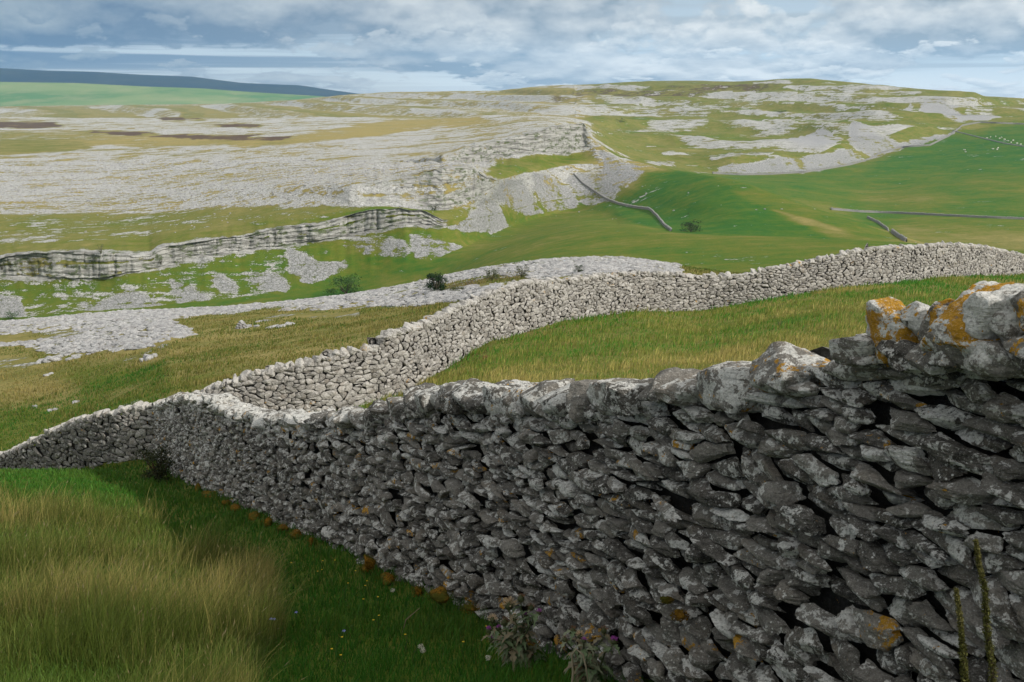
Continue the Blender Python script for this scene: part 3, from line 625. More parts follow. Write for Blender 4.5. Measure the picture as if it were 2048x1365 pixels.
def stones(w, polys, rng, nphi, nring, gap=0.006, proud=0.03, bulge=0.07, pnorm=34, rough=1.0, top_lim=None, face=1.0, back=0.10):
    """solid rough stones for polygons; returns arrays (N,nv,3) wall coords -> world, faces, info"""
    K = 10; N = len(polys)
    cen = np.zeros((N, 2)); nor = np.zeros((N, K, 2)); dist = np.full((N, K), 9.0); ext = np.zeros((N, 2)); ok = np.ones(N, bool)
    for i, p in enumerate(polys):
        x, y = p[:, 0], p[:, 1]; x1, y1 = np.roll(x, -1), np.roll(y, -1); cr = x * y1 - x1 * y; A = cr.sum() / 2
        if abs(A) < 2e-4: ok[i] = False; continue
        c = np.array([((x + x1) * cr).sum(), ((y + y1) * cr).sum()]) / (6 * A); cen[i] = c
        ex, ey = x1 - x, y1 - y; ln = np.hypot(ex, ey); o = np.argsort(-ln)[:K]
        sg = 1 if A > 0 else -1
        n_ = np.stack([ey, -ex], 1) * sg / np.maximum(ln, 1e-9)[:, None]
        dd = ((np.stack([x, y], 1) - c) * n_).sum(1)
        kk = len(o); nor[i, :kk] = n_[o]; dist[i, :kk] = np.maximum(dd[o] - gap * rng.uniform(.4, 1.9, kk), 0.012)
        ext[i] = [np.ptp(x) / 2, np.ptp(y) / 2]
    cen, nor, dist, ext = cen[ok], nor[ok], dist[ok], ext[ok]; N = len(cen)
    th = np.linspace(0, 1, nring + 1)[1:] * (math.pi * 0.62)          # 0 = straight out
    ph = np.arange(nphi) / nphi * 2 * math.pi
    dirs = [(0, 0, 1.0)] + [(math.sin(t_) * math.cos(p_), math.sin(t_) * math.sin(p_), math.cos(t_)) for t_ in th for p_ in ph]
    dirs = np.array(dirs); nv = len(dirs)
    tk = bulge * rng.uniform(.6, 1.35, N)
    sc = np.stack([ext[:, 0], ext[:, 1], tk], 1)
    D = dirs[None] * sc[:, None, :]                                   # (N,nv,3)
    acc = np.zeros((N, nv))
    ttl = np.tan(rng.uniform(-0.25, 0.35, (N, K)))
    for k in range(K):
        nd = (D[..., 0] * nor[:, k, 0:1] + D[..., 1] * nor[:, k, 1:2] + D[..., 2] * ttl[:, k:k + 1] * 1.0) / dist[:, k:k + 1]
        acc += np.maximum(nd, 0) ** pnorm
    for k in range(6):      # front facets
        q_ = .18 if k == 0 else .75
        ax, ay = rng.normal(0, q_, N) * tk / ext[:, 0], rng.normal(0, q_, N) * tk / np.maximum(ext[:, 1], .02)
        dist_f = tk * rng.uniform(.75, .95, N) * (1 if k == 0 else 1.22)
        nd = (D[..., 2] + D[..., 0] * ax[:, None] + D[..., 1] * ay[:, None]) / dist_f[:, None]
        acc += np.maximum(nd, 0) ** pnorm
    acc += np.maximum(-D[..., 2] / back, 0) ** pnorm
    r = (acc + 1e-9) ** (-1.0 / pnorm)
    r = np.minimum(r, 2.2)
    L = D * r[..., None]
    off = rng.uniform(0, 50, (N, 1)); size = np.sqrt(ext[:, 0] * ext[:, 1])[:, None]
    u = L[..., 0] + off; v_ = L[..., 1] + off * 1.7; z_ = L[..., 2] + off * .3
    n1 = vnoise(u * 11, v_ * 14, z_ * 11, 301) * 0.06 + vnoise(u * 26, v_ * 44, z_ * 26, 302) * 0.05
    if nphi > 20: n1 = n1 + vnoise(u * 60, v_ * 110, z_ * 60, 303) * 0.030 + vnoise(u * 20, v_ * 190, z_ * 20, 304) * 0.028
    if nphi > 16:      # broken beds: the edges step in and out along the layering
        ly_ = (v_ + .35 * (vnoise(u * 7, v_ * 7, z_ * 7, 305)) * .06) * (46 + 30 * (off % 1)); fr = ly_ - np.floor(ly_)
        n1 = n1 - .085 * np.maximum(0, 1 - np.abs(fr - .5) * 7) * (vnoise(u * 9, v_ * 9, z_ * 9, 306) > -.25) + .05 * _h(np.floor(ly_).astype(np.int64), (off * 100).astype(np.int64) + 0 * ly_.astype(np.int64), 0, 7)
        n1 = n1 - .07 * np.maximum(0, .30 - np.abs(vnoise(u * 17 + 5, v_ * 22, z_ * 17, 307))) / .30
    L = L * (1 + n1 * rough)[..., None]
    # a gentle tumble of each stone in its bed
    a_ = rng.normal(0, 0.07, N)[:, None]; Lx = L[..., 0] * np.cos(a_) - L[..., 1] * np.sin(a_); Ly = L[..., 0] * np.sin(a_) + L[..., 1] * np.cos(a_)
    yw_ = rng.normal(0, .12, N)[:, None]
    d0 = rng.normal(0, proud, N)[:, None]
    s_ = cen[:, 0:1] + Lx; zz = cen[:, 1:2] + Ly; d_ = L[..., 2] + d0 + yw_ * Lx
    W3 = w.world(s_, zz, d_ * 1.0) if face > 0 else None
    if face < 0:
        x, y = w.xy(s_); nx, ny = w.n(s_); dd = -(w.T) - d_ + 0.075 * (zz - w.b(s_)); W3 = np.stack([x + nx * dd, y + ny * dd, zz], -1)
    tris = [(0, 1 + k, 1 + (k + 1) % nphi) for k in range(nphi)]
    quads = [(1 + r_ * nphi + k, 1 + (r_ + 1) * nphi + k, 1 + (r_ + 1) * nphi + (k + 1) % nphi, 1 + r_ * nphi + (k + 1) % nphi) for r_ in range(nring - 1) for k in range(nphi)]
    tone = rng.random(N)
    return W3, np.array(tris), np.array(quads), cen, ext, tone

def crisp(me, deg=26):
    me.polygons.foreach_set('use_smooth', np.ones(len(me.polygons), bool)); me.set_sharp_from_angle(angle=math.radians(deg)); return me
def emit(mb, W3, tris, quads, col, sel=None):
    sel = np.arange(len(W3)) if sel is None else sel
    for i in sel: mb.add(W3[i], [tris, quads], np.broadcast_to(col[i], (W3.shape[1], 3)) if col.ndim == 2 else col[i])

def make_rock(axes, rng, nplanes=11, nphi=26, nring=14, pn=22, rough=1.0, taper=0.0):
    """a free-standing angular rock: axes = 3x3 half-axis vectors (rows)"""
    th = (np.arange(nring) + 0.5) / nring * math.pi; ph = np.arange(nphi) / nphi * 2 * math.pi
    dirs = [(0, 0, 1.0)] + [(math.sin(t_) * math.cos(p_), math.sin(t_) * math.sin(p_), math.cos(t_)) for t_ in th for p_ in ph] + [(0, 0, -1.0)]
    dirs = np.array(dirs)
    pl = rng.normal(0, 1, (nplanes, 3)); pl /= np.linalg.norm(pl, axis=1)[:, None]; pd = rng.uniform(.62, 1.0, nplanes)
    base = np.array([[0, 0, 1], [0, 0, -1], [1, 0, 0], [-1, 0, 0], [0, 1, 0], [0, -1, 0]]) + rng.normal(0, .12, (6, 3)); base /= np.linalg.norm(base, axis=1)[:, None]
    pl = np.concatenate([pl, base]); pd = np.concatenate([pd, rng.uniform(.8, .95, 6)])
    acc = (np.maximum(dirs @ pl.T, 0) / pd) ** pn
    r = acc.sum(1) ** (-1 / pn)
    L = dirs * r[:, None]
    if taper: L[:, :2] *= np.clip(1 - taper * (L[:, 2:3] + .1), .12, 2)
    o = rng.uniform(0, 60)
    sz = np.linalg.norm(axes, axis=1).mean()
    G = L @ axes
    q = G / 1.0
    nz = vnoise(q[:, 0] * 9 + o, q[:, 1] * 9, q[:, 2] * 9, 311) * .08 - .05 * np.maximum(0, 1 - np.abs(vnoise(q[:, 0] * 6 + o, q[:, 1] * 6, q[:, 2] * 14, 315)) * 5) + vnoise(q[:, 0] * 24 + o, q[:, 1] * 24, q[:, 2] * 30, 312) * .055 + vnoise(q[:, 0] * 60 + o, q[:, 1] * 60, q[:, 2] * 80, 313) * .028
    G = G * (1 + nz * rough)[:, None]
    n_ = nphi
    tris = [(0, 1 + k, 1 + (k + 1) % n_) for k in range(n_)]; last = len(dirs) - 1; b0 = 1 + (nring - 1) * n_
    tris += [(last, b0 + (k + 1) % n_, b0 + k) for k in range(n_)]
    quads = [(1 + r_ * n_ + k, 1 + (r_ + 1) * n_ + k, 1 + (r_ + 1) * n_ + (k + 1) % n_, 1 + r_ * n_ + (k + 1) % n_) for r_ in range(nring - 1) for k in range(n_)]
    return G, [np.array(tris), np.array(quads)]
def rotax(ax, ay, az_, rx=0, ry=0, rz=0):
    from mathutils import Euler
    M = np.array(Euler((rx, ry, rz)).to_matrix()); return (M @ np.diag([ax, ay, az_])).T

def fill(w, s0, s1, inset, n=120):
    s = np.linspace(s0, s1, n); zb = w.b(s) - 0.4; zt = w.t(s) - 0.10
    f0 = w.world(s, zb, np.full(n, -inset)); f1 = w.world(s, zt, np.full(n, -inset))
    x, y = w.xy(s); nx, ny = w.n(s); db = -w.T + inset * .8; dt = -w.T + inset * .8 + 0.075 * (zt - zb)
    b0 = np.stack([x + nx * db, y + ny * db, zb], -1); b1 = np.stack([x + nx * dt, y + ny * dt, zt], -1)
    v = np.concatenate([f0, f1, b1, b0]); q = []
    for a_, b_ in ((0, n), (n, 2 * n), (2 * n, 3 * n), (3 * n, 0)):
        q += [(a_ + i, a_ + i + 1, b_ + i + 1, b_ + i) for i in range(n - 1)]
    q += [(0, n, 2 * n, 3 * n), (n - 1, 4 * n - 1, 3 * n - 1, 2 * n - 1)]
    return v, np.array(q)

# --- the near wall, straight down the slope from beside the camera to the junction
TOPF = [(240, 822), (300, 814), (350, 798), (400, 803), (430, 820), (480, 838), (560, 845), (640, 842), (700, 838), (760, 825), (830, 805), (900, 806), (1000, 812), (1100, 812), (1200, 808), (1300, 795), (1400, 778), (1450, 765), (1520, 752), (1600, 735), (1700, 722), (1850, 712), (2048, 700), (2300, 690)]
def wall_pt(px, row):        # where the sight line crosses the plane of the wall's face
    a_ = float(azim(px, row)); Y = 3.45 / (a_ + 0.49); return a_ * Y, Y, float(slope(row)) * Y
k_px = np.array([t_[0] for t_ in TOPF]); tp = np.array([wall_pt(*t_) for t_ in TOPF])
Yk = np.concatenate([[27.2], tp[:, 1], [0.5, -2.5]]); zk = np.concatenate([[tp[0, 2] - .05], tp[:, 2], [tp[-1, 2] + .12, tp[-1, 2] + .3]])
ys_ = np.linspace(27.0, -2.0, 240); o_ = np.argsort(Yk)
zt_ = np.interp(ys_, Yk[o_], zk[o_]); zb_ = np.where(ys_ > 0.5, -1.7 - 0.3 * ys_, -1.7 - 0.3 * ys_)
WN = WallLine(np.stack([3.45 - 0.49 * ys_, ys_], 1), zb_, zt_, -1.0)
# s=0 at the far junction; outward must point to -x
if WN.nx.mean() > 0: WN.nx *= -1; WN.ny *= -1
def s_of_Y(Y): return (27.0 - Y) * math.hypot(1, .49)
def Y_of_s(s): return 27.0 - s / math.hypot(1, .49)
def tilt_near(s, z):
    Y = Y_of_s(s); hrel = z - (-1.7 - 0.3 * Y)
    k = 0.13 * sstep(11, 5.5, Y) * sstep(1.1, .25, hrel)
    k2 = 0.0 * sstep(16, 8, Y)
    s_ref = s_of_Y(4.6)
    return -(k + k2) * (s - s_ref) * np.exp(-((s - s_ref) / 4.0) ** 2)
wall_near = thing('dry_stone_wall', 'dark lichen-spotted dry-stone wall in shade filling the right foreground', 'stone wall', (*[float(c) for c in WN.xy(s_of_Y(5.0))], -1.7 - 1.5))
LN = np.array(wall_near.location)
rg = np.random.default_rng(5)
near_sets = []
PO_ALL = cells(WN, 0, s_of_Y(0.8), lambda s: 0.101, rg, tilt_near, ratio=3.0, jit=.50, drop=0.27, wob=0.07)
for (Ya, Yb, nphi, nring) in ((27.0, 14.0, 12, 5), (14.0, 8.5, 18, 8), (8.5, 2.2, 34, 16)):
    sA, sB = s_of_Y(Ya), s_of_Y(Yb)
    po = PO_ALL
    keep = []
    for p in po:
        c = p.mean(0)
        if not (sA <= c[0] < sB): continue
        if c[1] > WN.t(c[0]) - 0.02 or c[1] < WN.b(c[0]) - 0.12: continue
        if rg.random() < 0.012: continue
        keep.append(p)
    W3, tr, qd, cen, ext, tone = stones(WN, keep, rg, nphi, nring, gap=0.003, proud=0.028, bulge=0.062, rough=1.2)
    topness = sstep(.45, .0, WN.t(cen[:, 0]) - cen[:, 1]) * 0.5
    left_g = sstep(15, 24, Y_of_s(cen[:, 0]))
    orange = np.where(rg.random(len(cen)) < 0.10, rg.uniform(.35, .72, len(cen)), rg.uniform(-.3, .12, len(cen)))
    pale = np.where(rg.random(len(cen)) < 0.02, .62, rg.uniform(0, .35, len(cen)) + topness * .5 + left_g * .05)
    col = np.stack([tone, orange, pale], 1)
    near_sets.append((W3, tr, qd, cen, ext, col))
# the hundred that show largest are parts of their own, the rest one mesh
allc = []
for k, (W3, tr, qd, cen, ext, col) in enumerate(near_sets):
    m_ = W3.mean(1); px_, pr_ = project(m_[:, 0], m_[:, 1], m_[:, 2]); vis = (px_ > -20) & (px_ < 2070) & (pr_ < 1380) & (pr_ > 500)
    sz_ = ext[:, 0] * ext[:, 1] / np.maximum(m_[:, 1], 1) ** 2 * vis
    allc += [(sz_[i], k, i) for i in range(len(sz_))]
allc.sort(reverse=True); big = {(k, i) for _, k, i in allc[:100]}
mb = MB()
for k, (W3, tr, qd, cen, ext, col) in enumerate(near_sets):
    emit(mb, W3, tr, qd, col, [i for i in range(len(W3)) if (k, i) not in big])
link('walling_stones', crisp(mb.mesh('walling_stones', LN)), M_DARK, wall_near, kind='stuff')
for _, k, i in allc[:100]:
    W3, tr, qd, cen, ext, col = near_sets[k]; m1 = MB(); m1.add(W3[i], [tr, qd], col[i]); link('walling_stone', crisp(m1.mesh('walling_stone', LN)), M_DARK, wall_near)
v_, q_ = fill(WN, 0.1, WN.L - .05, 0.10); mb = MB(); mb.add(v_, q_, (.3, 0, 0)); link('rubble_fill', mb.mesh('rubble_fill', LN), M_CORE, wall_near)
# far face of the same wall
rb = np.random.default_rng(6)
po = [p for p in cells(WN, 0, s_of_Y(1.5), lambda s: 0.22, rb, None, ratio=2.2, drop=.15) if WN.b(p.mean(0)[0]) - .1 < p.mean(0)[1] < WN.t(p.mean(0)[0])]
W3, tr, qd, cen, ext, tone = stones(WN, po, rb, 9, 4, face=-1.0); mb = MB()
emit(mb, W3, tr, qd[:, ::-1], np.stack([tone, tone * 0 - .2, tone * .5], 1)); link('back_stones', mb.mesh('back_stones', LN), M_PALE, wall_near, kind='stuff')
# coping of the near wall
def cap(w, s, d, z, ln, dp, ht, rng, yaw=0, tiltx=0, roll=0, parent=None, L0=None, mat=M_DARK, col=(.6, 0, .6), label=None, name='coping_stone', res=(26, 14), npl=9, rough=1.0, taper=0.0):
    x, y = w.xy(s); nx, ny = w.n(s); a_ = math.atan2(nx, -ny)       # direction along the wall
    G, f = make_rock(rotax(ln / 2, dp / 2, ht / 2, tiltx, roll, a_ + yaw), rng, npl, res[0], res[1], rough=rough, taper=taper)
    c = np.array([float(x + nx * d), float(y + ny * d), float(z)]); m1 = MB(); m1.add(G + c, f, col)
    return link(name, crisp(m1.mesh(name, L0), 30), mat, parent, label=label)
rc = np.random.default_rng(12)
s = 0.2; ncap = 0
while s < s_of_Y(4.75):
    Y = Y_of_s(s); px_c, _ = project(*[np.array(c) for c in (*WN.xy(s), WN.t(s))])
    big_ = sstep(13, 9, Y); ln = rc.uniform(.24, .40) + .08 * big_ * rc.random(); ht = rc.uniform(.15, .21) + .03 * big_
    zc_ = WN.t(s) + ht * .5 - 0.05
    col_ = (rc.random(), rc.uniform(.15, .42) if rc.random() < .25 else rc.uniform(-.4, .05), rc.uniform(.05, .42) if Y < 12 else rc.uniform(.25, .6))
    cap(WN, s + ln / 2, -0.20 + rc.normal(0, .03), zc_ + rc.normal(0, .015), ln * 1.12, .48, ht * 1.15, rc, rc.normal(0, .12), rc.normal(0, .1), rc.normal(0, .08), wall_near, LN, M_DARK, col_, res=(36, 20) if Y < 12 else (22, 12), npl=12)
    if rc.random() < .8:
        cap(WN, s + ln / 2, -0.47, zc_ - .02, ln, .26, ht * .9, rc, rc.normal(0, .3), 0, 0, wall_near, LN, M_DARK, col_, name='packing_stone', res=(16, 9))
    s += ln * .92; ncap += 1
# the high stones with orange lichen at the near end: (centre px, row, half width px, half height px, roll, orange, pale, label)
for (px, row, hw_, hh_, rl, dp, org, pl_, lab) in [
    (1742, 672, 68, 54, .12, .30, .95, .72, 'white stone with orange lichen standing at the left of the high coping'),
    (1800, 655, 40, 30, .3, .22, .1, .55, None),
    (1836, 668, 36, 56, .55, .30, .75, .35, 'slab leaning against the large orange stone'),
    (1872, 655, 36, 54, .25, .34, 1.0, .45, None),
    (1922, 660, 80, 86, -.06, .42, 1.15, .66, 'largest coping stone, pointed, blazed with orange lichen'),
    (1962, 640, 48, 50, .35, .36, .15, .85, None),
    (1998, 655, 56, 56, -.15, .34, .12, .45, None),
    (2052, 640, 52, 58, -.45, .34, .75, .30, None),
    (2065, 700, 60, 34, .1, .34, .5, .3, None), (2140, 660, 70, 80, .1, .4, .4, .4, None), (2260, 650, 80, 80, .1, .4, .4, .4, None), (2420, 640, 90, 80, .1, .4, .2, .4, None),
    (1975, 725, 62, 36, -.1, .34, .05, .35, None), (1700, 712, 50, 24, .1, .3, .3, .3, None), (1800, 722, 58, 24, .25, .3, .1, .2, None), (1880, 715, 40, 22, -.1, .3, .4, .2, None)]:
    row = row + 8; x_, y_, z_ = wall_pt(px, row); sc_ = y_ / F * 1.06
    s_ = s_of_Y(y_)
    rc = np.random.default_rng(px * 7 + 3)
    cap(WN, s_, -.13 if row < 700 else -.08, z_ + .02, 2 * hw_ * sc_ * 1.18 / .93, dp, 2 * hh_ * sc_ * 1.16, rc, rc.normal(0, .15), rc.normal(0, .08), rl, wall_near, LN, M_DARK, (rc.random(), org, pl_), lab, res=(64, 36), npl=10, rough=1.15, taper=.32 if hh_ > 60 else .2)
# low core under the high stones
for px in range(1660, 2500, 38):
    x_, y_, z_ = wall_pt(px, 722); cap(WN, s_of_Y(y_), -.15 - .2 * (px // 38 % 2), z_ + .02, .26, .42, .17, rc, rc.normal(0, .3), 0, 0, wall_near, LN, M_DARK, (rc.random(), 0, .3), name='packing_stone', res=(26, 14))

for px, row in ((1735, 742), (1762, 746), (1790, 744), (1818, 742), (1752, 728), (1780, 728), (1640, 745), (1690, 742)):
    x_, y_, z_ = wall_pt(px, row); cap(WN, s_of_Y(y_), -.22, z_, .22, .34, .13, rc, rc.normal(0, .3), 0, 0, wall_near, LN, M_DARK, (rc.random(), 0, .2), name='packing_stone', res=(26, 14))
# --- the long pale wall behind, from the left edge past the junction to the far right
TOPB = [(-700, 985), (0, 916), (60, 888), (130, 856), (200, 832), (240, 826), (320, 812), (395, 796), (430, 780), (480, 762), (560, 742), (640, 727), (690, 712), (770, 698), (782, 676), (830, 660), (870, 646), (930, 616), (980, 596), (1050, 569), (1150, 560), (1280, 548), (1340, 552), (1400, 556), (1480, 554), (1540, 540), (1600, 530), (1700, 508), (1750, 500), (1800, 497), (1900, 492), (1960, 496), (1990, 501), (2048, 513), (2200, 530), (2900, 560)]
pxs = np.concatenate([np.linspace(-500, 2048, 520), np.linspace(2060, 2600, 40)])
rb_ = interp(pxs, WB_ROW); yb_ = interp(pxs, WB_Y)
yb_ = np.convolve(np.pad(yb_, 12, 'edge'), np.ones(25) / 25, 'valid'); 
xb_ = azim(pxs, rb_) * yb_; zb_ = slope(rb_) * yb_
rt_ = interp(pxs, TOPB); zt_ = slope(rt_) * (yb_ + .12)
# keep s monotone
WB = WallLine(np.stack([xb_, yb_], 1), zb_ - .02, zt_, 1.0, .6)
if WB.ny.mean() > 0: WB.nx *= -1; WB.ny *= -1
WB.zb = np.array([ground_z(x_, y_) for x_, y_ in zip(xb_, yb_)]) if True else WB.zb
def s_px(px): return float(np.interp(px, pxs, WB.s))
wall_back = thing('dry_stone_wall', 'long pale sunlit dry-stone wall curving uphill across the middle of the field', 'stone wall', (float(xb_[300]), float(yb_[300]), float(zb_[300])))
LB = np.array(wall_back.location)
rw = np.random.default_rng(21); mb = MB()
PO_B = cells(WB, s_px(-300), s_px(2500), lambda s: 0.130, rw, None, ratio=1.8, jit=.75, drop=0.34, wob=.12)
for (pa, pb, np_, nr_) in ((-300, 240, 18, 6), (240, 1500, 22, 6), (1500, 2500, 14, 5)):
    sA, sB = s_px(pa), s_px(pb)
    po = [p for p in PO_B if sA <= p.mean(0)[0] < sB and WB.b(p.mean(0)[0]) - .1 < p.mean(0)[1] < WB.t(p.mean(0)[0]) + .03]
    W3, tr, qd, cen, ext, tone = stones(WB, po, rw, np_, nr_, gap=0.005, proud=0.018, bulge=0.042, rough=.9, back=.08)
    dk = sstep(s_px(420), s_px(180), cen[:, 0])
    col = np.stack([tone, np.where(rw.random(len(cen)) < .02, .4, -.4), tone * .3], 1)
    if pb <= 240:  # left stretch: its shade is put into a greyer copy of the limestone
        m2 = MB(); emit(m2, W3, tr, qd, col * [1, 1, .8]); link('shaded_stones', m2.mesh('shaded_stones', LB, smooth=False), mat_stone('shade_grey_limestone', (0.10, 0.098, 0.09), (0.30, 0.285, 0.26), (0.55, 0.54, 0.50), 0.62, fine=.8), wall_back, kind='stuff')
    else: emit(mb, W3, tr, qd, col)
link('walling_stones', mb.mesh('walling_stones', LB, smooth=False), M_PALE, wall_back, kind='stuff')
v_, q_ = fill(WB, s_px(-300), s_px(2500), 0.085, 400); m1 = MB(); m1.add(v_, q_, (.3, 0, 0)); link('rubble_fill', m1.mesh('rubble_fill', LB), M_CORE, wall_back)
po = [p for p in cells(WB, s_px(-300), s_px(2100), lambda s: 0.30, rw, None, ratio=2.0, drop=.1) if WB.b(p.mean(0)[0]) - .1 < p.mean(0)[1] < WB.t(p.mean(0)[0])]
W3, tr, qd, cen, ext, tone = stones(WB, po, rw, 8, 3, face=-1.0); m1 = MB(); emit(m1, W3, tr, qd[:, ::-1], np.stack([tone, tone * 0, tone * .3], 1)); link('back_stones', m1.mesh('back_stones', LB), M_PALE, wall_back, kind='stuff')
s = s_px(-300); caps = []
while s < s_px(2500):
    ln = rw.uniform(.10, .30); ht = rw.uniform(.10, .26)
    caps.append((s + ln / 2, ln, ht)); s += ln * .9
vis_caps = [c for c in caps if s_px(-10) < c[0] < s_px(240) or s_px(395) < c[0] < s_px(2058)]
order = sorted(vis_caps, key=lambda c: float(np.interp(c[0], WB.s, WB.p[:, 1])) / c[1])
single = set(order[:99]); mrest = MB()
for (s_, ln, ht) in caps:
    x, y = WB.xy(s_); nx, ny = WB.n(s_); a_ = math.atan2(nx, -ny); up = rw.random() < .35
    G, f = make_rock(rotax(ln / 2 * 1.2, .22, ht / 2 * (1.15 if up else .95), rw.normal(0, .25), rw.normal(0, .5), a_ + rw.normal(0, .3)), rw, 9, 16, 9)
    c = np.array([float(x - nx * .24), float(y - ny * .24), float(WB.t(s_)) + ht * .38 - .04])
    cc = (rw.random(), .5 if rw.random() < .05 else -.3, rw.uniform(.2, .8))
    if (s_, ln, ht) in single: m1 = MB(); m1.add(G + c, f, cc); link('coping_stone', m1.mesh('coping_stone', LB, smooth=False), M_PALE, wall_back)
    else: mrest.add(G + c, f, cc)
link('coping_stones', mrest.mesh('coping_stones', LB, smooth=False), M_PALE, wall_back, kind='stuff')
#SECTION_PLANTS
# ------------------------------------------------------------------ GRASS
def blades(name, p, height, width, lean, cols, rng, mat, seg=3, heads=0.0, headcol=(.36, .27, .13)):
    N = len(p); seg_t = np.linspace(0, 1, seg + 1)
    a_ = rng.uniform(0, 2 * math.pi, N); wx_, wy_ = np.cos(a_), np.sin(a_)
    la = rng.uniform(0, 2 * math.pi, N); lx = np.cos(la) * .55 + lean[0]; ly = np.sin(la) * .55 + lean[1]
    bend = rng.uniform(.15, .75, N) * height
    base = p - np.array([0, 0, .03]); vs = []; 
    for k, t_ in enumerate(seg_t):
        c = base + np.stack([lx * bend * t_ ** 1.8, ly * bend * t_ ** 1.8, height * (t_ - .22 * t_ ** 3)], -1)
        w_ = width * (1 - .75 * t_)
        if k < seg: vs += [c - np.stack([wx_ * w_, wy_ * w_, 0 * w_], -1), c + np.stack([wx_ * w_, wy_ * w_, 0 * w_], -1)]
        else: vs.append(c)
    nvb = len(vs); vs = np.stack(vs, 1)
    o = (np.arange(N) * nvb)[:, None]
    quads = np.concatenate([o + np.array([2 * k, 2 * k + 1, 2 * k + 3, 2 * k + 2]) for k in range(seg - 1)]) if seg > 1 else np.zeros((0, 4), int)
    tris = o + np.array([2 * seg - 2, 2 * seg - 1, 2 * seg])
    mb = MB(); mb.add(vs.reshape(-1, 3), [quads, tris], np.repeat(cols, nvb, 0))
    if heads > 0:
        sel = np.nonzero(rng.random(N) < heads)[0]; tip = vs[sel, -1]; n_ = len(sel); hh = height[sel] * .05
        d = vs[sel, -1] - vs[sel, -2]; d /= np.linalg.norm(d, axis=1)[:, None] + 1e-9
        sw = (width[sel] * 1.6)[:, None] * np.stack([wx_[sel], wy_[sel], 0 * hh], -1)
        hv = np.stack([tip - d * hh[:, None] * .6, tip - sw, tip + d * hh[:, None], tip + sw], 1)
        mb.add(hv.reshape(-1, 3), (np.arange(n_) * 4)[:, None] + np.array([0, 1, 2, 3]), np.array(headcol))
    return mb.mesh(name, smooth=True)
def jitcol(cols, rng, amt=.22):
    return np.clip(cols * (1 + rng.normal(0, amt, (len(cols), 1))), .005, .8)
left_of = (GX0 < 3.45 - .49 * GY0 - .04)
LUSH = np.array([.046, .170, .016]); MIDG = np.array([.125, .175, .028]); TAN = np.array([.34, .275, .095]); DRY = np.array([.20, .17, .05])
tanmask = inpoly(PX + 26 * fbm(GX0 * 1.3, GY0 * 1.3, 0, 401, 3), PR + 18 * fbm(GX0 * 1.3, GY0 * 1.3, 0, 402, 3), [(-1200, 1000), (90, 1010), (210, 1030), (330, 1045), (300, 1085), (430, 1105), (540, 1150), (560, 1250), (500, 1420), (480, 1700), (-1200, 1700)]) & (GF < 3.2)
tanmask = blur(tanmask.astype(float), 10, 1.0)
def pick(A, ii, jj): return A[ii, jj]
dens = 420000 / np.maximum(GY0, 2) ** 2 / 6
# short lush sward left of the wall
p, ii, jj, r = scatter(left_of.astype(float) * (GF < 3.0), np.minimum(dens * 1.5, 3800), 0.4, 3.0, 501)
tm = pick(tanmask, ii, jj); cl_ = fbm(p[:, 0] * 1.1, p[:, 1] * 1.1, 0, 411, 3)
hgt = (r.uniform(.07, .20, len(p)) + .10 * tm) * (1 + .5 * cl_)
mixv = np.clip(r.uniform(0, .35, len(p)) + .35 * cl_ + .6 * tm, 0, 1)[:, None]
wd = np.maximum(.0022, .00055 * p[:, 1])
link('grass', blades('grass', p, hgt, wd, (.15, -.05), jitcol(LUSH * (1 - mixv) + (MIDG * .7 + DRY * .3) * mixv, r), r, M_GRASS), M_GRASS, kind='stuff')
# tall seeding grass, straw coloured
clump = np.clip(.60 + 1.5 * fbm(GX0 * 1.2, GY0 * 1.2, 0, 412, 3), 0.12, 1.3)
p, ii, jj, r = scatter(tanmask * clump * left_of, np.minimum(dens * 1.5, 3600), 0.4, 3.0, 502)
hgt = r.uniform(.14, .48, len(p)) * (.35 + .95 * pick(clump, ii, jj)); mixv = np.clip(r.normal(.42, .30, len(p)) + .9 * fbm(p[:, 0] * .8, p[:, 1] * .8, 0, 455, 3), 0, 1)[:, None]
link('tall_grass', blades('tall_grass', p, hgt, np.maximum(.0010, .00026 * p[:, 1]), (.40, -.08), jitcol(MIDG * .80 * (1 - mixv) + TAN * 1.2 * mixv, r), r, M_GRASS, 5, .06, (.24, .19, .10)), M_GRASS, kind='stuff')
# the field between the walls
right_of = (GX0 > 3.45 - .49 * GY0 + .7)
p, ii, jj, r = scatter(right_of.astype(float), np.minimum(dens * 1.7, 2600), 2.0, 3.0, 503)
cl_ = fbm(p[:, 0] * .35, p[:, 1] * .35, 0, 413, 4); c2 = fbm(p[:, 0] * 1.6, p[:, 1] * 1.6, 0, 414, 2)
edge = sstep(2.62, 2.95, pick(GF, ii, jj) + .12 * cl_)
mixv = np.clip(.92 + 1.0 * cl_ + .35 * c2 + r.normal(0, .22, len(p)) - .75 * edge, 0, 1)[:, None]
hgt = r.uniform(.08, .24, len(p)) * (1.1 + .9 * c2)
c_ = np.where(mixv < .5, LUSH * 1.0 * (1 - 2 * mixv) + np.array([.17, .19, .035]) * 2 * mixv, np.array([.17, .19, .035]) * (2 - 2 * mixv) + TAN * 1.05 * (2 * mixv - 1))
link('grass', blades('meadow', p, np.maximum(hgt, .04), np.maximum(.0018, .00040 * p[:, 1]), (.3, -.05), jitcol(c_ * 1.40, r, .16), r, M_GRASS), M_GRASS, kind='stuff')
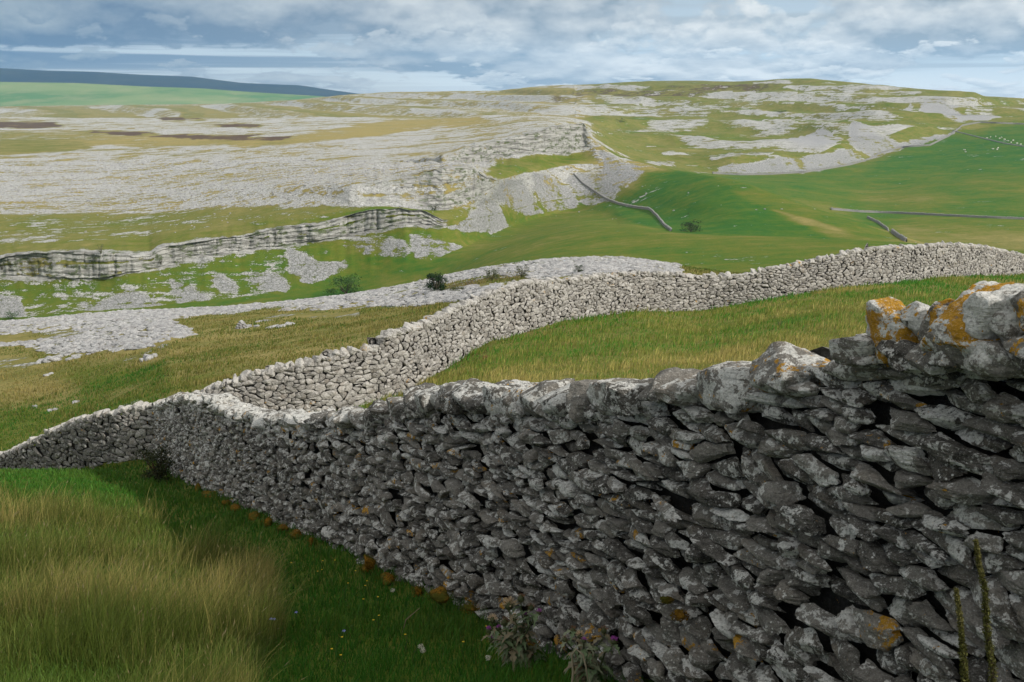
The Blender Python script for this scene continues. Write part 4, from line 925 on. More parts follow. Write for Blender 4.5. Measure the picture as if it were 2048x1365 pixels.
# rough pasture beyond the pale wall
p, ii, jj, r = scatter((rock < .3).astype(float) * (GX0 < .35 * GY0), np.minimum(dens * 1.8, 1500), 3.02, 4.1, 504)
cl_ = fbm(p[:, 0] * .12, p[:, 1] * .25, 0, 415, 4); c2 = fbm(p[:, 0] * .8, p[:, 1] * .8, 0, 416, 2); lu = pick(lush, ii, jj)
mixv = np.clip(.95 - lu * 1.25 + .5 * cl_ + .25 * c2 + r.normal(0, .2, len(p)), 0, 1)[:, None]
c_ = np.where(mixv < .5, LUSH * .9 * (1 - 2 * mixv) + np.array([.15, .165, .03]) * 2 * mixv, np.array([.15, .165, .03]) * (2 - 2 * mixv) + TAN * .95 * (2 * mixv - 1))
link('grass', blades('pasture', p, np.maximum(r.uniform(.08, .26, len(p)) * (1 + .9 * c2), .04), .00048 * p[:, 1], (.3, 0), jitcol(c_, r, .16), r, M_GRASS, 2), M_GRASS, kind='stuff')

# ------------------------------------------------------------------ loose stone: scree, boulders, pavement blocks
ICO = np.array([(0, 0, 1), (.9, 0, .3), (.2, .85, .35), (-.8, .5, .2), (-.7, -.6, .3), (.35, -.9, .25), (.6, .5, -.5), (-.3, .7, -.6), (-.8, -.1, -.5), (.2, -.7, -.7)], float)
ICF = np.array([(0, 1, 2), (0, 2, 3), (0, 3, 4), (0, 4, 5), (0, 5, 1), (1, 6, 2), (2, 6, 7), (2, 7, 3), (3, 7, 8), (3, 8, 4), (4, 8, 9), (4, 9, 5), (5, 9, 1), (1, 9, 6), (6, 9, 8), (6, 8, 7)])
def rubble(name, p, size, rng, flat=.6, mat=M_PALE, pale=.3, sink=.2):
    N = len(p); sc = size[:, None] * rng.uniform(.6, 1.3, (N, 3)) * np.array([1, 1, flat]); a_ = rng.uniform(0, 6.28, N); ca, sa = np.cos(a_)[:, None], np.sin(a_)[:, None]
    L = ICO[None] * (1 + rng.normal(0, .12, (N, 10, 1))) * sc[:, None, :]
    x = L[..., 0] * ca - L[..., 1] * sa; y = L[..., 0] * sa + L[..., 1] * ca
    vv = np.stack([x, y, L[..., 2]], -1) + p[:, None, :] + np.array([0, 0, 1]) * (size * flat * sink)[:, None, None]
    mb = MB(); col = np.stack([rng.random(N), np.full(N, -1.), rng.uniform(0, pale, N)], 1)
    mb.add(vv.reshape(-1, 3), (np.arange(N) * 10)[:, None, None].repeat(16, 1).reshape(-1, 1) + np.tile(ICF, (N, 1)), np.repeat(col, 10, 0))
    return link(name, mb.mesh(name, smooth=False), mat, kind='stuff')
M_SCREE = mat_stone('scree_limestone', (0.26, 0.257, 0.26), (0.46, 0.455, 0.45), (0.58, 0.575, 0.56), 0.62, fine=.35)
yy_ = np.maximum(GY0, 20)
p, ii, jj, r = scatter(blur(tal, 5, 1.0) * (rock > .3), 9000 / yy_ ** 2 * 6.0, n['NV'], n['C3b'], 601)
rubble('scree', p, r.uniform(.10, .34, len(p)) * np.clip(p[:, 1] / 330, .7, 1.5), r, .7, M_SCREE)
sp_ = np.clip(bl - .10, 0, .4) * (1 - tal) * (1 - cliff)
p, ii, jj, r = scatter(sp_ * (fbm(GX0 / 14, GY0 / 14, 0, 430, 3) > .12), 2600 / yy_ ** 2 * 5, n['NV'], n['C3t'] + .2, 602)
rubble('loose_boulders', p, r.uniform(.12, .50, len(p)) ** 1.2 * np.clip(p[:, 1] / 300, .6, 1.6), r, .65, M_SCREE, .6)
p, ii, jj, r = scatter(((rock > .42) | (fbm(GX0 / 5, GY0 / 5, 0, 431, 3) > .34)).astype(float) * (rock > .1), 22000 / yy_ ** 2, n['WB'] + .35, n['BR'] + .2, 603)
rubble('pavement_clints', p, r.uniform(.14, .55, len(p)), r, .34, M_SCREE, .5, .05)
p, ii, jj, r = scatter((rock > .5).astype(float) * (1 - cliff) * (1 - tal), 3.0e4 / yy_ ** 2 * .8, n['T1'] - .6, n['C3b'], 604)
rubble('pavement_clints', p, r.uniform(.25, .75, len(p)) * np.clip(p[:, 1] / 400, .8, 1.6), r, .35, M_SCREE, .5, .1)

# individual outcrops in the near pasture
def outcrop(px, row, wpx, hpx, label, seed, cols=(.6, -1, .5), k=5):
    g_ = on_ground(px, row)
    if g_ is None: return
    r = np.random.default_rng(seed); sc_ = g_[1] / F; mb = MB()
    for i in range(k):
        G, f = make_rock(rotax(wpx * sc_ / 2 * r.uniform(.3, .6), wpx * sc_ / 2 * r.uniform(.3, .6), hpx * sc_ * r.uniform(.35, .7), r.normal(0, .15), r.normal(0, .15), r.uniform(0, 3)), r, 9, 16, 9)
        off = np.array([r.uniform(-.42, .42) * wpx * sc_, r.uniform(-.6, .6) * wpx * sc_ * .8, 0]); c = g_ + off; c[2] = ground_z(c[0], c[1]) + hpx * sc_ * .1
        mb.add(G + c, f, (r.random(), -1, cols[2]))
    o = link('limestone_outcrop', mb.mesh('limestone_outcrop', g_), M_SCREE, None, g_, label=label, category='rock outcrop')
for i, a_ in enumerate([(305, 716, 44, 14, 'pinkish broken outcrop lying in the pasture below the left pavement', 6), (95, 722, 60, 12, 'row of white boulders in grass at the left edge below the pavement', 8), (65, 818, 30, 8, 'flat slabs in grass just above the left end of the wall, lower left pair', 3),
    (108, 820, 26, 6, 'small flat slab group in grass right of the lower left slabs', 3), (145, 808, 22, 6, 'small slab in grass nearest the left wall junction', 3), (95, 750, 30, 6, 'thin grey slabs in rough grass below the row of white boulders', 3),
    (560, 655, 50, 8, 'low grey slabs just right of the cairn', 5), (500, 655, 30, 6, 'small slabs at the foot of the cairn', 3), (1975, 578, 44, 10, 'low pale slabs in the field at the right edge, behind the high coping', 4)]):
    outcrop(a_[0], a_[1], a_[2], a_[3], a_[4], 700 + i, k=a_[5])
# cairn
g_ = on_ground(484, 657); cn = thing('cairn', 'small stone cairn with a white top stone standing on rough grass', 'cairn', g_); r = np.random.default_rng(77); sc_ = g_[1] / F
for lev, (rad, cnt, hz_) in enumerate(((10, 9, 2), (8, 7, 5.5), (5.5, 5, 9), (3, 3, 12), (0, 1, 14.5))):
    for i in range(cnt):
        a_ = i / cnt * 6.28 + lev; G, f = make_rock(rotax(4.2 * sc_, 3.6 * sc_, 2.1 * sc_, r.normal(0, .2), r.normal(0, .2), a_), r, 8, 12, 7)
        mb = MB(); mb.add(G + np.array([math.cos(a_) * rad * sc_, math.sin(a_) * rad * sc_, hz_ * sc_]), f, (r.random(), -1, .9 if lev > 3 else .2)); link('stone', mb.mesh('stone'), M_SCREE, cn)

# ------------------------------------------------------------------ shrubs and small trees
def tube(mb, pts, rad, col, n_=6):
    pts = np.asarray(pts, float); rad = np.asarray(rad, float); m_ = len(pts); tg = np.gradient(pts, axis=0); tg /= np.linalg.norm(tg, axis=1)[:, None] + 1e-9
    ref = np.array([.31, .17, .94]) if abs(tg[:, 2]).mean() < .8 else np.array([1., .1, 0]); u = np.cross(tg, ref); u /= np.linalg.norm(u, axis=1)[:, None] + 1e-9; w_ = np.cross(tg, u)
    ph = np.arange(n_) / n_ * 2 * math.pi
    v_ = pts[:, None] + rad[:, None, None] * (np.cos(ph)[None, :, None] * u[:, None] + np.sin(ph)[None, :, None] * w_[:, None])
    q = [(k * n_ + j, k * n_ + (j + 1) % n_, (k + 1) * n_ + (j + 1) % n_, (k + 1) * n_ + j) for k in range(m_ - 1) for j in range(n_)]
    v_ = np.concatenate([v_.reshape(-1, 3), pts[-1:] + tg[-1:] * rad[-1]]); t_ = [((m_ - 1) * n_ + j, (m_ - 1) * n_ + (j + 1) % n_, m_ * n_) for j in range(n_)]
    mb.add(v_, [np.array(q), np.array(t_)], col)
def leafcloud(mb, cen, rad, cnt, ls, col, rng, jit=.3):
    d = rng.normal(0, 1, (cnt, 3)); d /= np.linalg.norm(d, axis=1)[:, None]; pp = cen + d * (rng.random((cnt, 1)) ** .45) * rad
    a_ = rng.normal(0, 1, (cnt, 3)); a_ /= np.linalg.norm(a_, axis=1)[:, None]; b_ = np.cross(a_, rng.normal(0, 1, (cnt, 3))); b_ /= np.linalg.norm(b_, axis=1)[:, None] + 1e-9
    s_ = ls * rng.uniform(.6, 1.4, (cnt, 1)); v_ = np.stack([pp - a_ * s_, pp + b_ * s_ * .45, pp + a_ * s_, pp - b_ * s_ * .45], 1)
    c = np.clip(np.asarray(col)[None] * (1 + rng.normal(0, jit, (cnt, 1))), .004, 1)
    mb.add(v_.reshape(-1, 3), (np.arange(cnt) * 4)[:, None] + np.arange(4), np.repeat(c, 4, 0))
def bush(px, row, wpx, hpx, col, label, cat='bush', seed=0, leaves=1400, name='hawthorn_bush', dens=1.0, stemcol=(.10, .085, .06), lift=.12, pos=None, group=None):
    g_ = on_ground(px, row) if pos is None else pos
    r = np.random.default_rng(seed); sc_ = g_[1] / F; Wd, H = wpx * sc_, hpx * sc_; b_ = thing(name, label, cat, g_ - np.array([0, 0, .05]), group)
    tr_, cr_ = MB(), MB(); nb = 6 if hpx > 14 else 3; ends = []
    for i in range(nb):
        a_ = i / nb * 6.28 + r.uniform(0, .8); rr = r.uniform(.15, .40); e = np.array([math.cos(a_) * rr * Wd, math.sin(a_) * rr * Wd * .9, H * r.uniform(.5, .88)]); ends.append(e)
        mid = e * [.45, .45, .5] + r.normal(0, .03, 3) * H; tube(tr_, [[0, 0, 0], [mid[0] * .3, mid[1] * .3, H * .15], mid, e], np.array([.035, .03, .02, .006]) * H, stemcol, 5)
    link('trunk', tr_.mesh('trunk'), M_BARK, b_)
    blobs = ends + [np.array([r.uniform(-.3, .3) * Wd, r.uniform(-.3, .3) * Wd, H * r.uniform(lift, .8)]) for _ in range(nb + 2)] + [np.array([r.uniform(-.42, .42) * Wd, r.uniform(-.4, .4) * Wd, H * r.uniform(.10, .35)]) for _ in range(nb + 1)]
    for e in blobs:
        rad = np.array([Wd * r.uniform(.13, .24), Wd * r.uniform(.13, .24), H * r.uniform(.12, .22)])
        leafcloud(cr_, e, rad, int(leaves / len(blobs) * dens), max(.012, .028 * (Wd + H) / 2 * 1.15), col, r)
    link('crown', cr_.mesh('crown', smooth=False), M_LEAF, b_); return b_
DG, BG, OG = (.022, .055, .014), (.045, .115, .018), (.075, .10, .022)
bush(873, 584, 44, 44, DG, 'dense dark green bush standing alone on the limestone pavement', seed=1, leaves=3800)
bush(692, 590, 84, 44, (.075, .15, .03), 'wide loose bright green bush in the valley behind the pavement', seed=2, leaves=1700, dens=.8)
bush(985, 562, 40, 28, OG, 'olive shrub in the hollow of the pavement, left of two', seed=3, leaves=1500, dens=.7)
bush(1045, 556, 36, 26, (.06, .075, .02), 'olive shrub in the hollow of the pavement, right of two', seed=4, leaves=1300, dens=.7)
bush(1157, 544, 26, 18, DG, 'small dark shrub in the pavement just above the pale wall', seed=5, leaves=900)
bush(912, 584, 50, 14, (.07, .085, .02), 'low sprawling scrub beside the dense dark bush', seed=6, leaves=1100)
bush(1382, 464, 50, 24, (.035, .06, .02), 'spreading dark bush at the lower end of the valley wall', seed=7, leaves=1500, dens=.7)
bush(1377, 429, 10, 6, DG, 'tiny dark bush on the green slope above the spreading bush', seed=8, leaves=200)
bush(190, 524, 18, 18, DG, 'dark bush growing from the first crag below its pale sapling', seed=9, leaves=600)
bush(202, 508, 24, 22, (.10, .13, .04), 'thin pale sapling on the edge of the first crag', 'tree', 10, 350, 'sapling')
bush(322, 530, 14, 18, (.04, .055, .02), 'brownish bush at the step where the first crag drops', seed=11, leaves=400)
bush(360, 499, 14, 12, DG, 'round dark bush on the rim of the first crag, right of the step', seed=12, leaves=400)
bush(22, 536, 20, 12, OG, 'small bush on the crag face near the left edge of the picture', seed=13, leaves=350)
bush(4, 540, 20, 16, (.04, .05, .02), 'dark bush cut by the left edge of the picture on the crag', seed=14, leaves=350)
bush(870, 421, 28, 16, DG, 'dark bush at the foot of the second crag', seed=15, leaves=600)
bush(24, 640, 36, 18, BG, 'green bush in the valley bottom at the left edge of the picture', seed=16, leaves=900)
bush(1661, 420, 12, 7, DG, 'tiny tree at the left end of the straight far field wall', 'tree', 17, 200, 'field_tree')
bush(1240, 245, 26, 9, DG, 'dark scrub on the far hillside right of the third crag', seed=18, leaves=300)
bush(1560, 226, 30, 7, DG, 'dark scrub band high on the far hillside under the skyline hump', seed=19, leaves=300)
bush(1795, 566, 26, 16, (.05, .09, .02), 'green weeds at the foot of the pale wall toward the right', 'weeds', 20, 500, 'nettle_clump')
bush(970, 722, 18, 16, (.26, .12, .06), 'rusty brown dock clump at the foot of the pale wall', 'weeds', 21, 400, 'dock_clump')
bush(1560, 655, 16, 26, (.05, .08, .02), 'single dark thistle clump standing in the lit field between the walls', 'weeds', 22, 260, 'thistle_clump', dens=.6)
bush(1165, 610, 24, 10, (.07, .11, .03), 'low weeds along the foot of the pale wall near its middle', 'weeds', 23, 300, 'nettle_clump')

# bramble by the near wall, dock seed head
x_, y_, z_ = wall_pt(372, 1010); bush(350, 1035, 88, 78, (.05, .058, .022), 'brown-green bramble scrambling against the dark wall near the junction', 'bramble', 31, 2600, 'bramble', pos=np.array([x_ - .55, y_, -1.7 - .3 * y_]), dens=.8, stemcol=(.12, .06, .04))
# ------------------------------------------------------------------ far field walls and sheep
def field_wall(pts, h_, label, seed, wid=.8, mat=M_SCREE):
    r = np.random.default_rng(seed); pl = []
    for (a0, b0), (a1, b1) in zip(pts[:-1], pts[1:]):
        k = max(2, int(math.hypot(a1 - a0, b1 - b0) / 2.5))
        pl += [(a0 + (a1 - a0) * t_, b0 + (b1 - b0) * t_) for t_ in np.arange(k) / k]
    pl.append(pts[-1]); g_ = [on_ground(*q) for q in pl]; g_ = np.array([q for q in g_ if q is not None]);
    for _ in range(2): g_[1:-1, :2] = .25 * g_[:-2, :2] + .5 * g_[1:-1, :2] + .25 * g_[2:, :2]
    g_[:, 2] = [ground_z(q[0], q[1]) for q in g_]
    L0 = g_[len(g_) // 2]; t_ = thing('field_wall', label, 'stone wall', L0); tg = np.gradient(g_[:, :2], axis=0); tg /= np.linalg.norm(tg, axis=1)[:, None] + 1e-9; nn = np.stack([-tg[:, 1], tg[:, 0]], 1)
    rows = []
    for (o, z) in ((-.5, -.5), (-.5, 0), (-.36, 1), (.36, 1), (.5, 0), (.5, -.5)):
        q = g_.copy(); q[:, :2] += nn * o * wid * r.uniform(.8, 1.2, (len(g_), 1)); q[:, 2] += z * h_ * r.uniform(.8, 1.15, len(g_)) if z else 0; q[:, 2] -= .4 if z < 0 else 0; rows.append(q)
    v_ = np.concatenate(rows); m_ = len(g_); f = [(k * m_ + i, k * m_ + i + 1, (k + 1) * m_ + i + 1, (k + 1) * m_ + i) for k in range(5) for i in range(m_ - 1)] + [tuple(k * m_ for k in (0, 1, 2, 3)), tuple(k * m_ + m_ - 1 for k in (3, 2, 1, 0))]
    mb = MB(); mb.add(v_, np.array(f), (.3, -1, .1)); link('walling', mb.mesh('walling', L0, smooth=False), mat, t_)
    cp = MB()
    top = (rows[2] + rows[3]) / 2
    for i in range(m_ - 1):
        for u_ in np.arange(0, 1, max(.12, .5 / max(.5, np.linalg.norm(top[i + 1] - top[i])))):
            c = top[i] * (1 - u_) + top[i + 1] * u_ + [0, 0, .08]; cp.add(ICO * r.uniform(.22, .42, 3) + c, ICF, (r.random(), -1, .5))
    link('coping', cp.mesh('coping', L0, smooth=False), mat, t_)
M_FW = mat_stone('field_wall_stone', (0.20, 0.20, 0.19), (0.36, 0.355, 0.335), (0.42, 0.41, 0.39), 0.66, fine=.35)
field_wall([(1148, 350), (1165, 368), (1190, 385), (1214, 400), (1240, 410), (1270, 416), (1300, 420), (1315, 435), (1328, 452), (1342, 463)], .6, 'grey field wall running down the scree slope and bending to the spreading bush', 41, .6, mat=M_FW)
field_wall([(1662, 420), (1720, 425), (1800, 428), (1880, 432), (1960, 436), (2060, 440)], .8, 'straight grey field wall crossing the far valley floor to the right edge', 42, .8, M_FW)
field_wall([(1735, 437), (1755, 446), (1775, 460), (1795, 474), (1812, 484)], .9, 'short dark field wall descending behind the pale wall on the right', 43, mat=M_FW)
field_wall([(1425, 348), (1480, 351), (1540, 350), (1610, 346), (1660, 338), (1700, 331), (1735, 321), (1760, 308), (1800, 296), (1860, 292), (1900, 272), (1925, 252), (1960, 246), (2060, 250)], 1.2, 'long field wall following the foot of the far scree up to the skyline end', 44, .8, M_FW)
field_wall([(1905, 262), (1960, 276), (2010, 288), (2060, 296)], .5, 'faint field wall among the sheep on the bright green slope', 45, mat=M_FW)
def make_sheep(sc=1.0):
    mb = MB(); r = np.random.default_rng(3)
    prof = [(-.62, .12, .62), (-.55, .27, .62), (-.35, .34, .64), (0, .37, .64), (.3, .33, .66), (.45, .24, .72), (.58, .15, .82), (.68, .13, .86), (.82, .10, .80), (.92, .05, .76)]
    tube(mb, [(x, 0, z) for x, _, z in prof], [q[1] for q in prof], (.72, .70, .64), 12)
    for lx in (-.38, .34):
        for ly in (-.15, .15): tube(mb, [(lx, ly, .50), (lx + (.04 if lx < 0 else 0), ly, .28), (lx, ly, .0)], [.075, .045, .035], (.45, .42, .38), 6)
    for ly in (-.11, .11): tube(mb, [(.66, ly, .90), (.62, ly * 1.9, .87)], [.04, .015], (.5, .47, .42), 5)
    return mb.mesh('sheep')
shm = make_sheep(); M_WOOL = mat_leaf('wool', 0, .95); shm.materials.append(M_WOOL)
for i, (px, row) in enumerate([(1974, 278), (1981, 276), (1991, 275), (1999, 279), (2009, 281), (2016, 284), (2026, 283), (2034, 289), (2041, 291), (1986, 300), (1994, 301), (1996, 298), (1929, 302), (1931, 306), (2022, 287), (2003, 277)]):
    g_ = on_ground(px, row)
    o = link('sheep', shm, None, None, g_, label='tiny white sheep grazing the bright green slope at the far right', category='sheep', group='sheep on the far green slope')
    o.rotation_euler.z = random.uniform(0, 6.28); o.scale = (1.35,) * 3

# ------------------------------------------------------------------ foreground plants
def stem_curve(p0, h_, lean, rng, k=8):
    t_ = np.linspace(0, 1, k)[:, None]; w_ = rng.normal(0, .02, (k, 3)) * t_; return np.array(p0) + np.concatenate([lean[0] * t_ ** 1.6, lean[1] * t_ ** 1.6, h_ * t_], 1) + w_
def spiny_leaf(mb, p, dirn, ln, rng, col):
    """a lobed, spine-edged leaf arching from the stem"""
    d = np.array([dirn[0], dirn[1], 0.]); d /= np.linalg.norm(d); s_ = np.array([-d[1], d[0], 0]); k = 9; vs = []; droop = rng.uniform(.2, .7)
    for i in range(k):
        t_ = i / (k - 1); c = p + d * ln * t_ + np.array([0, 0, ln * (.55 * t_ - (.55 + droop) * t_ * t_)]); w_ = ln * .17 * math.sin(math.pi * min(1, .12 + .9 * t_)) * (1.35 if i % 2 else .45)
        vs += [c - s_ * w_ + [0, 0, .25 * w_], c, c + s_ * w_ + [0, 0, .25 * w_]]
    f = [q for i in range(k - 1) for q in ((3 * i, 3 * i + 1, 3 * i + 4, 3 * i + 3), (3 * i + 1, 3 * i + 2, 3 * i + 5, 3 * i + 4))]
    mb.add(vs, np.array(f), col)
def thistle_head(root, p, rad, kind, rng, L0):
    mb = MB(); th = np.linspace(0, math.pi * .62, 6); tube(mb, [p + [0, 0, -rad * math.cos(t_) * .95] for t_ in th], [max(.25 * rad, rad * math.sin(t_) * .9) for t_ in th], (.085, .10, .04), 9)
    for _ in range(26):
        a_, b_ = rng.uniform(0, 6.28), rng.uniform(-.8, .5); d = np.array([math.cos(a_) * math.cos(b_), math.sin(a_) * math.cos(b_), math.sin(b_)]); q = p + d * rad * .8; s_ = np.cross(d, [0, 0, 1]); mb.add([q - s_ * rad * .12, q + s_ * rad * .12, q + d * rad * .7], np.array([(0, 1, 2)]), (.12, .12, .06))
    h_ = link('flower_head', mb.mesh('flower_head', L0), M_LEAF, root)
    mb = MB(); col = {'purple': (.50, .12, .50), 'seed': (.72, .54, .36), 'spent': (.26, .13, .06)}[kind]; cnt = 90 if kind != 'spent' else 40
    for _ in range(cnt):
        a_ = rng.uniform(0, 6.28); e_ = rng.uniform(0, 1.0 if kind == 'purple' else 1.45); d = np.array([math.cos(a_) * math.sin(e_), math.sin(a_) * math.sin(e_), math.cos(e_)]); q = p + [0, 0, rad * .15]; s_ = np.cross(d, rng.normal(0, 1, 3)); s_ /= np.linalg.norm(s_) + 1e-9
        ln = rad * (1.5 if kind != 'seed' else 1.75) * rng.uniform(.75, 1.1); c = np.array(col) * rng.uniform(.65, 1.3); mb.add([q + d * rad * .3 - s_ * rad * .05, q + d * rad * .3 + s_ * rad * .05, q + d * ln + s_ * rad * .05, q + d * ln - s_ * rad * .05], np.array([(0, 1, 2, 3)]), c)
    link('florets', mb.mesh('florets', L0, smooth=False), M_LEAF, h_)
def thistle(px, row_top, Y, heads, label, seed, hgt_extra=0.0):
    r = np.random.default_rng(seed); x0 = float(azim(px, row_top)) * Y; zg = ground_z(x0, Y); root = thing('thistle', label, 'thistle', (x0, Y, zg)); L0 = np.array([x0, Y, zg])
    lf = MB()
    for i, (hx, hr, kind, rad) in enumerate(heads):
        Yh = Y + r.normal(0, .08); tip = P(hx, hr, Yh); b0 = L0 + np.array([r.normal(0, .04), r.normal(0, .04), -.03]); H = tip[2] - b0[2]
        pts = stem_curve(b0, H, (tip[0] - b0[0], tip[1] - b0[1]), r, 9); pts[-1] = tip; mb = MB(); tube(mb, pts, np.linspace(.008, .0035, 9), (.10, .12, .055), 6); link('stem', mb.mesh('stem', L0), M_LEAF, root)
        for k in range(3, 26):
            t_ = k / 26; q = np.array([np.interp(t_, np.linspace(0, 1, 9), pts[:, a_]) for a_ in range(3)]); a_ = r.uniform(0, 6.28); spiny_leaf(lf, q, (math.cos(a_), math.sin(a_)), r.uniform(.06, .15) * (1.15 - .55 * t_), r, np.array([(.16, .22, .11), (.26, .28, .18), (.27, .22, .14)][r.integers(3)]))
        thistle_head(root, tip, rad, kind, r, L0)
    link('leaves', lf.mesh('leaves', L0, smooth=False), M_LEAF, root)
thistle(1050, 1200, 6.2, [(1018, 1212, 'seed', .032), (1042, 1198, 'spent', .026), (1078, 1226, 'purple', .018), (1052, 1232, 'purple', .016), (978, 1262, 'purple', .02), (984, 1280, 'purple', .022), (998, 1258, 'purple', .018), (1010, 1246, 'spent', .028), (1028, 1242, 'seed', .024), (1040, 1302, 'purple', .017), (1044, 1322, 'purple', .015), (1062, 1216, 'spent', .022), (985, 1240, 'seed', .022)], 'large purple thistle with a fluffy tan seed head in front of the dark wall', 51)
thistle(1190, 1265, 5.6, [(1228, 1284, 'purple', .022), (1168, 1282, 'purple', .015), (1146, 1264, 'spent', .024), (1160, 1272, 'seed', .018), (1208, 1262, 'spent', .02), (1130, 1280, 'spent', .018), (1182, 1300, 'spent', .022)], 'smaller thistle with one bright purple flower, right of the large thistle', 52)
# dead hooked stalk
def tube_plant(name, pts, rads, col, label, cat, part='stem', extra=None):
    pts = np.array(pts); L0 = pts[0].copy(); L0[2] = ground_z(L0[0], L0[1]); pts[0][2] = L0[2] - .03; t_ = thing(name, label, cat, L0); mb = MB(); tube(mb, pts, rads, col, 7); link(part, mb.mesh(part, L0), M_BARK, t_); return t_, L0
tube_plant('dead_stalk', [P(1140, 1390, 5.3), P(1146, 1345, 5.3), P(1144, 1310, 5.3), P(1152, 1298, 5.3), P(1166, 1310, 5.3), P(1172, 1335, 5.3), P(1176, 1362, 5.3)], [.007, .007, .006, .006, .006, .005, .003], (.34, .28, .20), 'pale dead stalk bent over in a hook between the thistles', 'dead plant')
tube_plant('dry_stem', [P(803, 1262, 7.2), P(812, 1240, 7.2), P(826, 1228, 7.2), P(840, 1216, 7.2)], [.004, .004, .003, .002], (.26, .19, .13), 'thin dry crooked stem in the green grass left of the thistles', 'dead plant')
# two mossy stems at the lower right
for (pts, lab, sd) in (([(1934, 1420), (1930, 1360), (1925, 1300), (1921, 1240), (1912, 1178)], 'mossy upright stem before the dark wall at lower right, shorter left one', 61), ([(1990, 1430), (1984, 1330), (1974, 1260), (1970, 1180), (1958, 1130), (1952, 1082)], 'mossy upright stem before the dark wall at lower right, taller right one', 62)):
    Y0 = 2.75; q = np.array([P(a_, b_, Y0) for a_, b_ in pts]); zg = ground_z(q[0, 0], Y0); q = np.concatenate([[[q[0, 0] + .02, Y0, zg]], q]); t_, L0 = tube_plant('mossy_stem', q, np.linspace(.007, .002, len(q)), (.05, .035, .025), lab, 'plant stem')
    r = np.random.default_rng(sd); mb = MB(); ss = np.linspace(0, 1, 400); 
    for u_ in ss:
        c = np.array([np.interp(u_, np.linspace(0, 1, len(q)), q[:, a_]) for a_ in range(3)]); leafcloud(mb, c, np.array([.013, .013, .012]) * (1.25 - u_ * .75) * r.uniform(.5, 1.3), 14, .0042, (.085, .085, .018) if u_ < .75 else (.13, .12, .035), r)
    link('leaves', mb.mesh('leaves', L0, smooth=False), M_LEAF, t_)
# moss cushions along the foot of the near wall
M_MOSS = None
def mat_moss():
    g = NT('moss_mat'); pos = g.n('ShaderNodeNewGeometry').outputs['Position']; a_ = g.noise(pos, 60, 6, .7); b_ = g.noise(pos, 9, 4); c = g.mix(g.ramp(a_, .35, .65), (.08, .045, .008), (.30, .155, .02)); c = g.mix(g.ramp(b_, .42, .62), c, (.085, .085, .014))
    return g.finish(c, g.bump(a_, .02, 1.0), .95, .05)
M_MOSS = mat_moss()
def moss(px, row, wpx, hpx, seed, on_wall=False, label=None):
    r = np.random.default_rng(seed); x, y, z = wall_pt(px, row); nx, ny = -.898, -.44
    if not on_wall:
        y = y; zg = -1.7 - .3 * y; z = max(z, zg)
    sc_ = y / F; of_ = .06 if on_wall else .19; c = np.array([x + nx * of_, y + ny * of_, z + (0 if on_wall else .05)]); G, f = make_rock(rotax(wpx * sc_ * .62 / .8, wpx * sc_ * .5, hpx * sc_ * .62, 0, 0, 2.0), r, 40, 44, 24, pn=10, rough=1.0)
    nz = fbm(G[:, 0] * 30, G[:, 1] * 30, G[:, 2] * 30, seed, 3); nz2 = fbm(G[:, 0] * 9 + seed, G[:, 1] * 9, G[:, 2] * 9, seed, 2); G = G * (.92 + .16 * nz + .38 * nz2)[:, None] * (1 + .04 * r.random((len(G), 1)))
    mb = MB(); mb.add(G, f, (1, 1, 1)); leafcloud(mb, np.zeros(3), np.array([wpx * sc_ * .66, wpx * sc_ * .5, hpx * sc_ * .62]), 500, .006, (1, 1, 1), r, 0)
    link('moss_cushion', mb.mesh('moss_cushion'), M_MOSS, None, c, label=label or 'ochre moss cushion among others along the grassy foot of the dark wall', category='moss', group='moss cushions at the wall foot')
for i, q in enumerate([(422, 1050, 20, 26), (446, 1084, 44, 10), (500, 1086, 30, 14), (480, 1074, 24, 12), (540, 1098, 36, 16), (566, 1082, 26, 24), (596, 1104, 34, 24), (626, 1110, 34, 26), (656, 1108, 18, 26), (778, 1128, 28, 34), (768, 1158, 20, 18), (812, 1162, 40, 22), (878, 1184, 26, 26), (925, 1194, 52, 26), (985, 1218, 36, 20), (1110, 1302, 40, 26), (1215, 1345, 46, 34)]): moss(*q, 900 + i)
moss(1378, 1226, 34, 20, 950, True, 'orange-brown moss patch on a stone low in the dark wall, right of the thistles'); moss(1352, 1196, 24, 12, 951, True, 'small dark moss patch just above the orange-brown one on the wall')
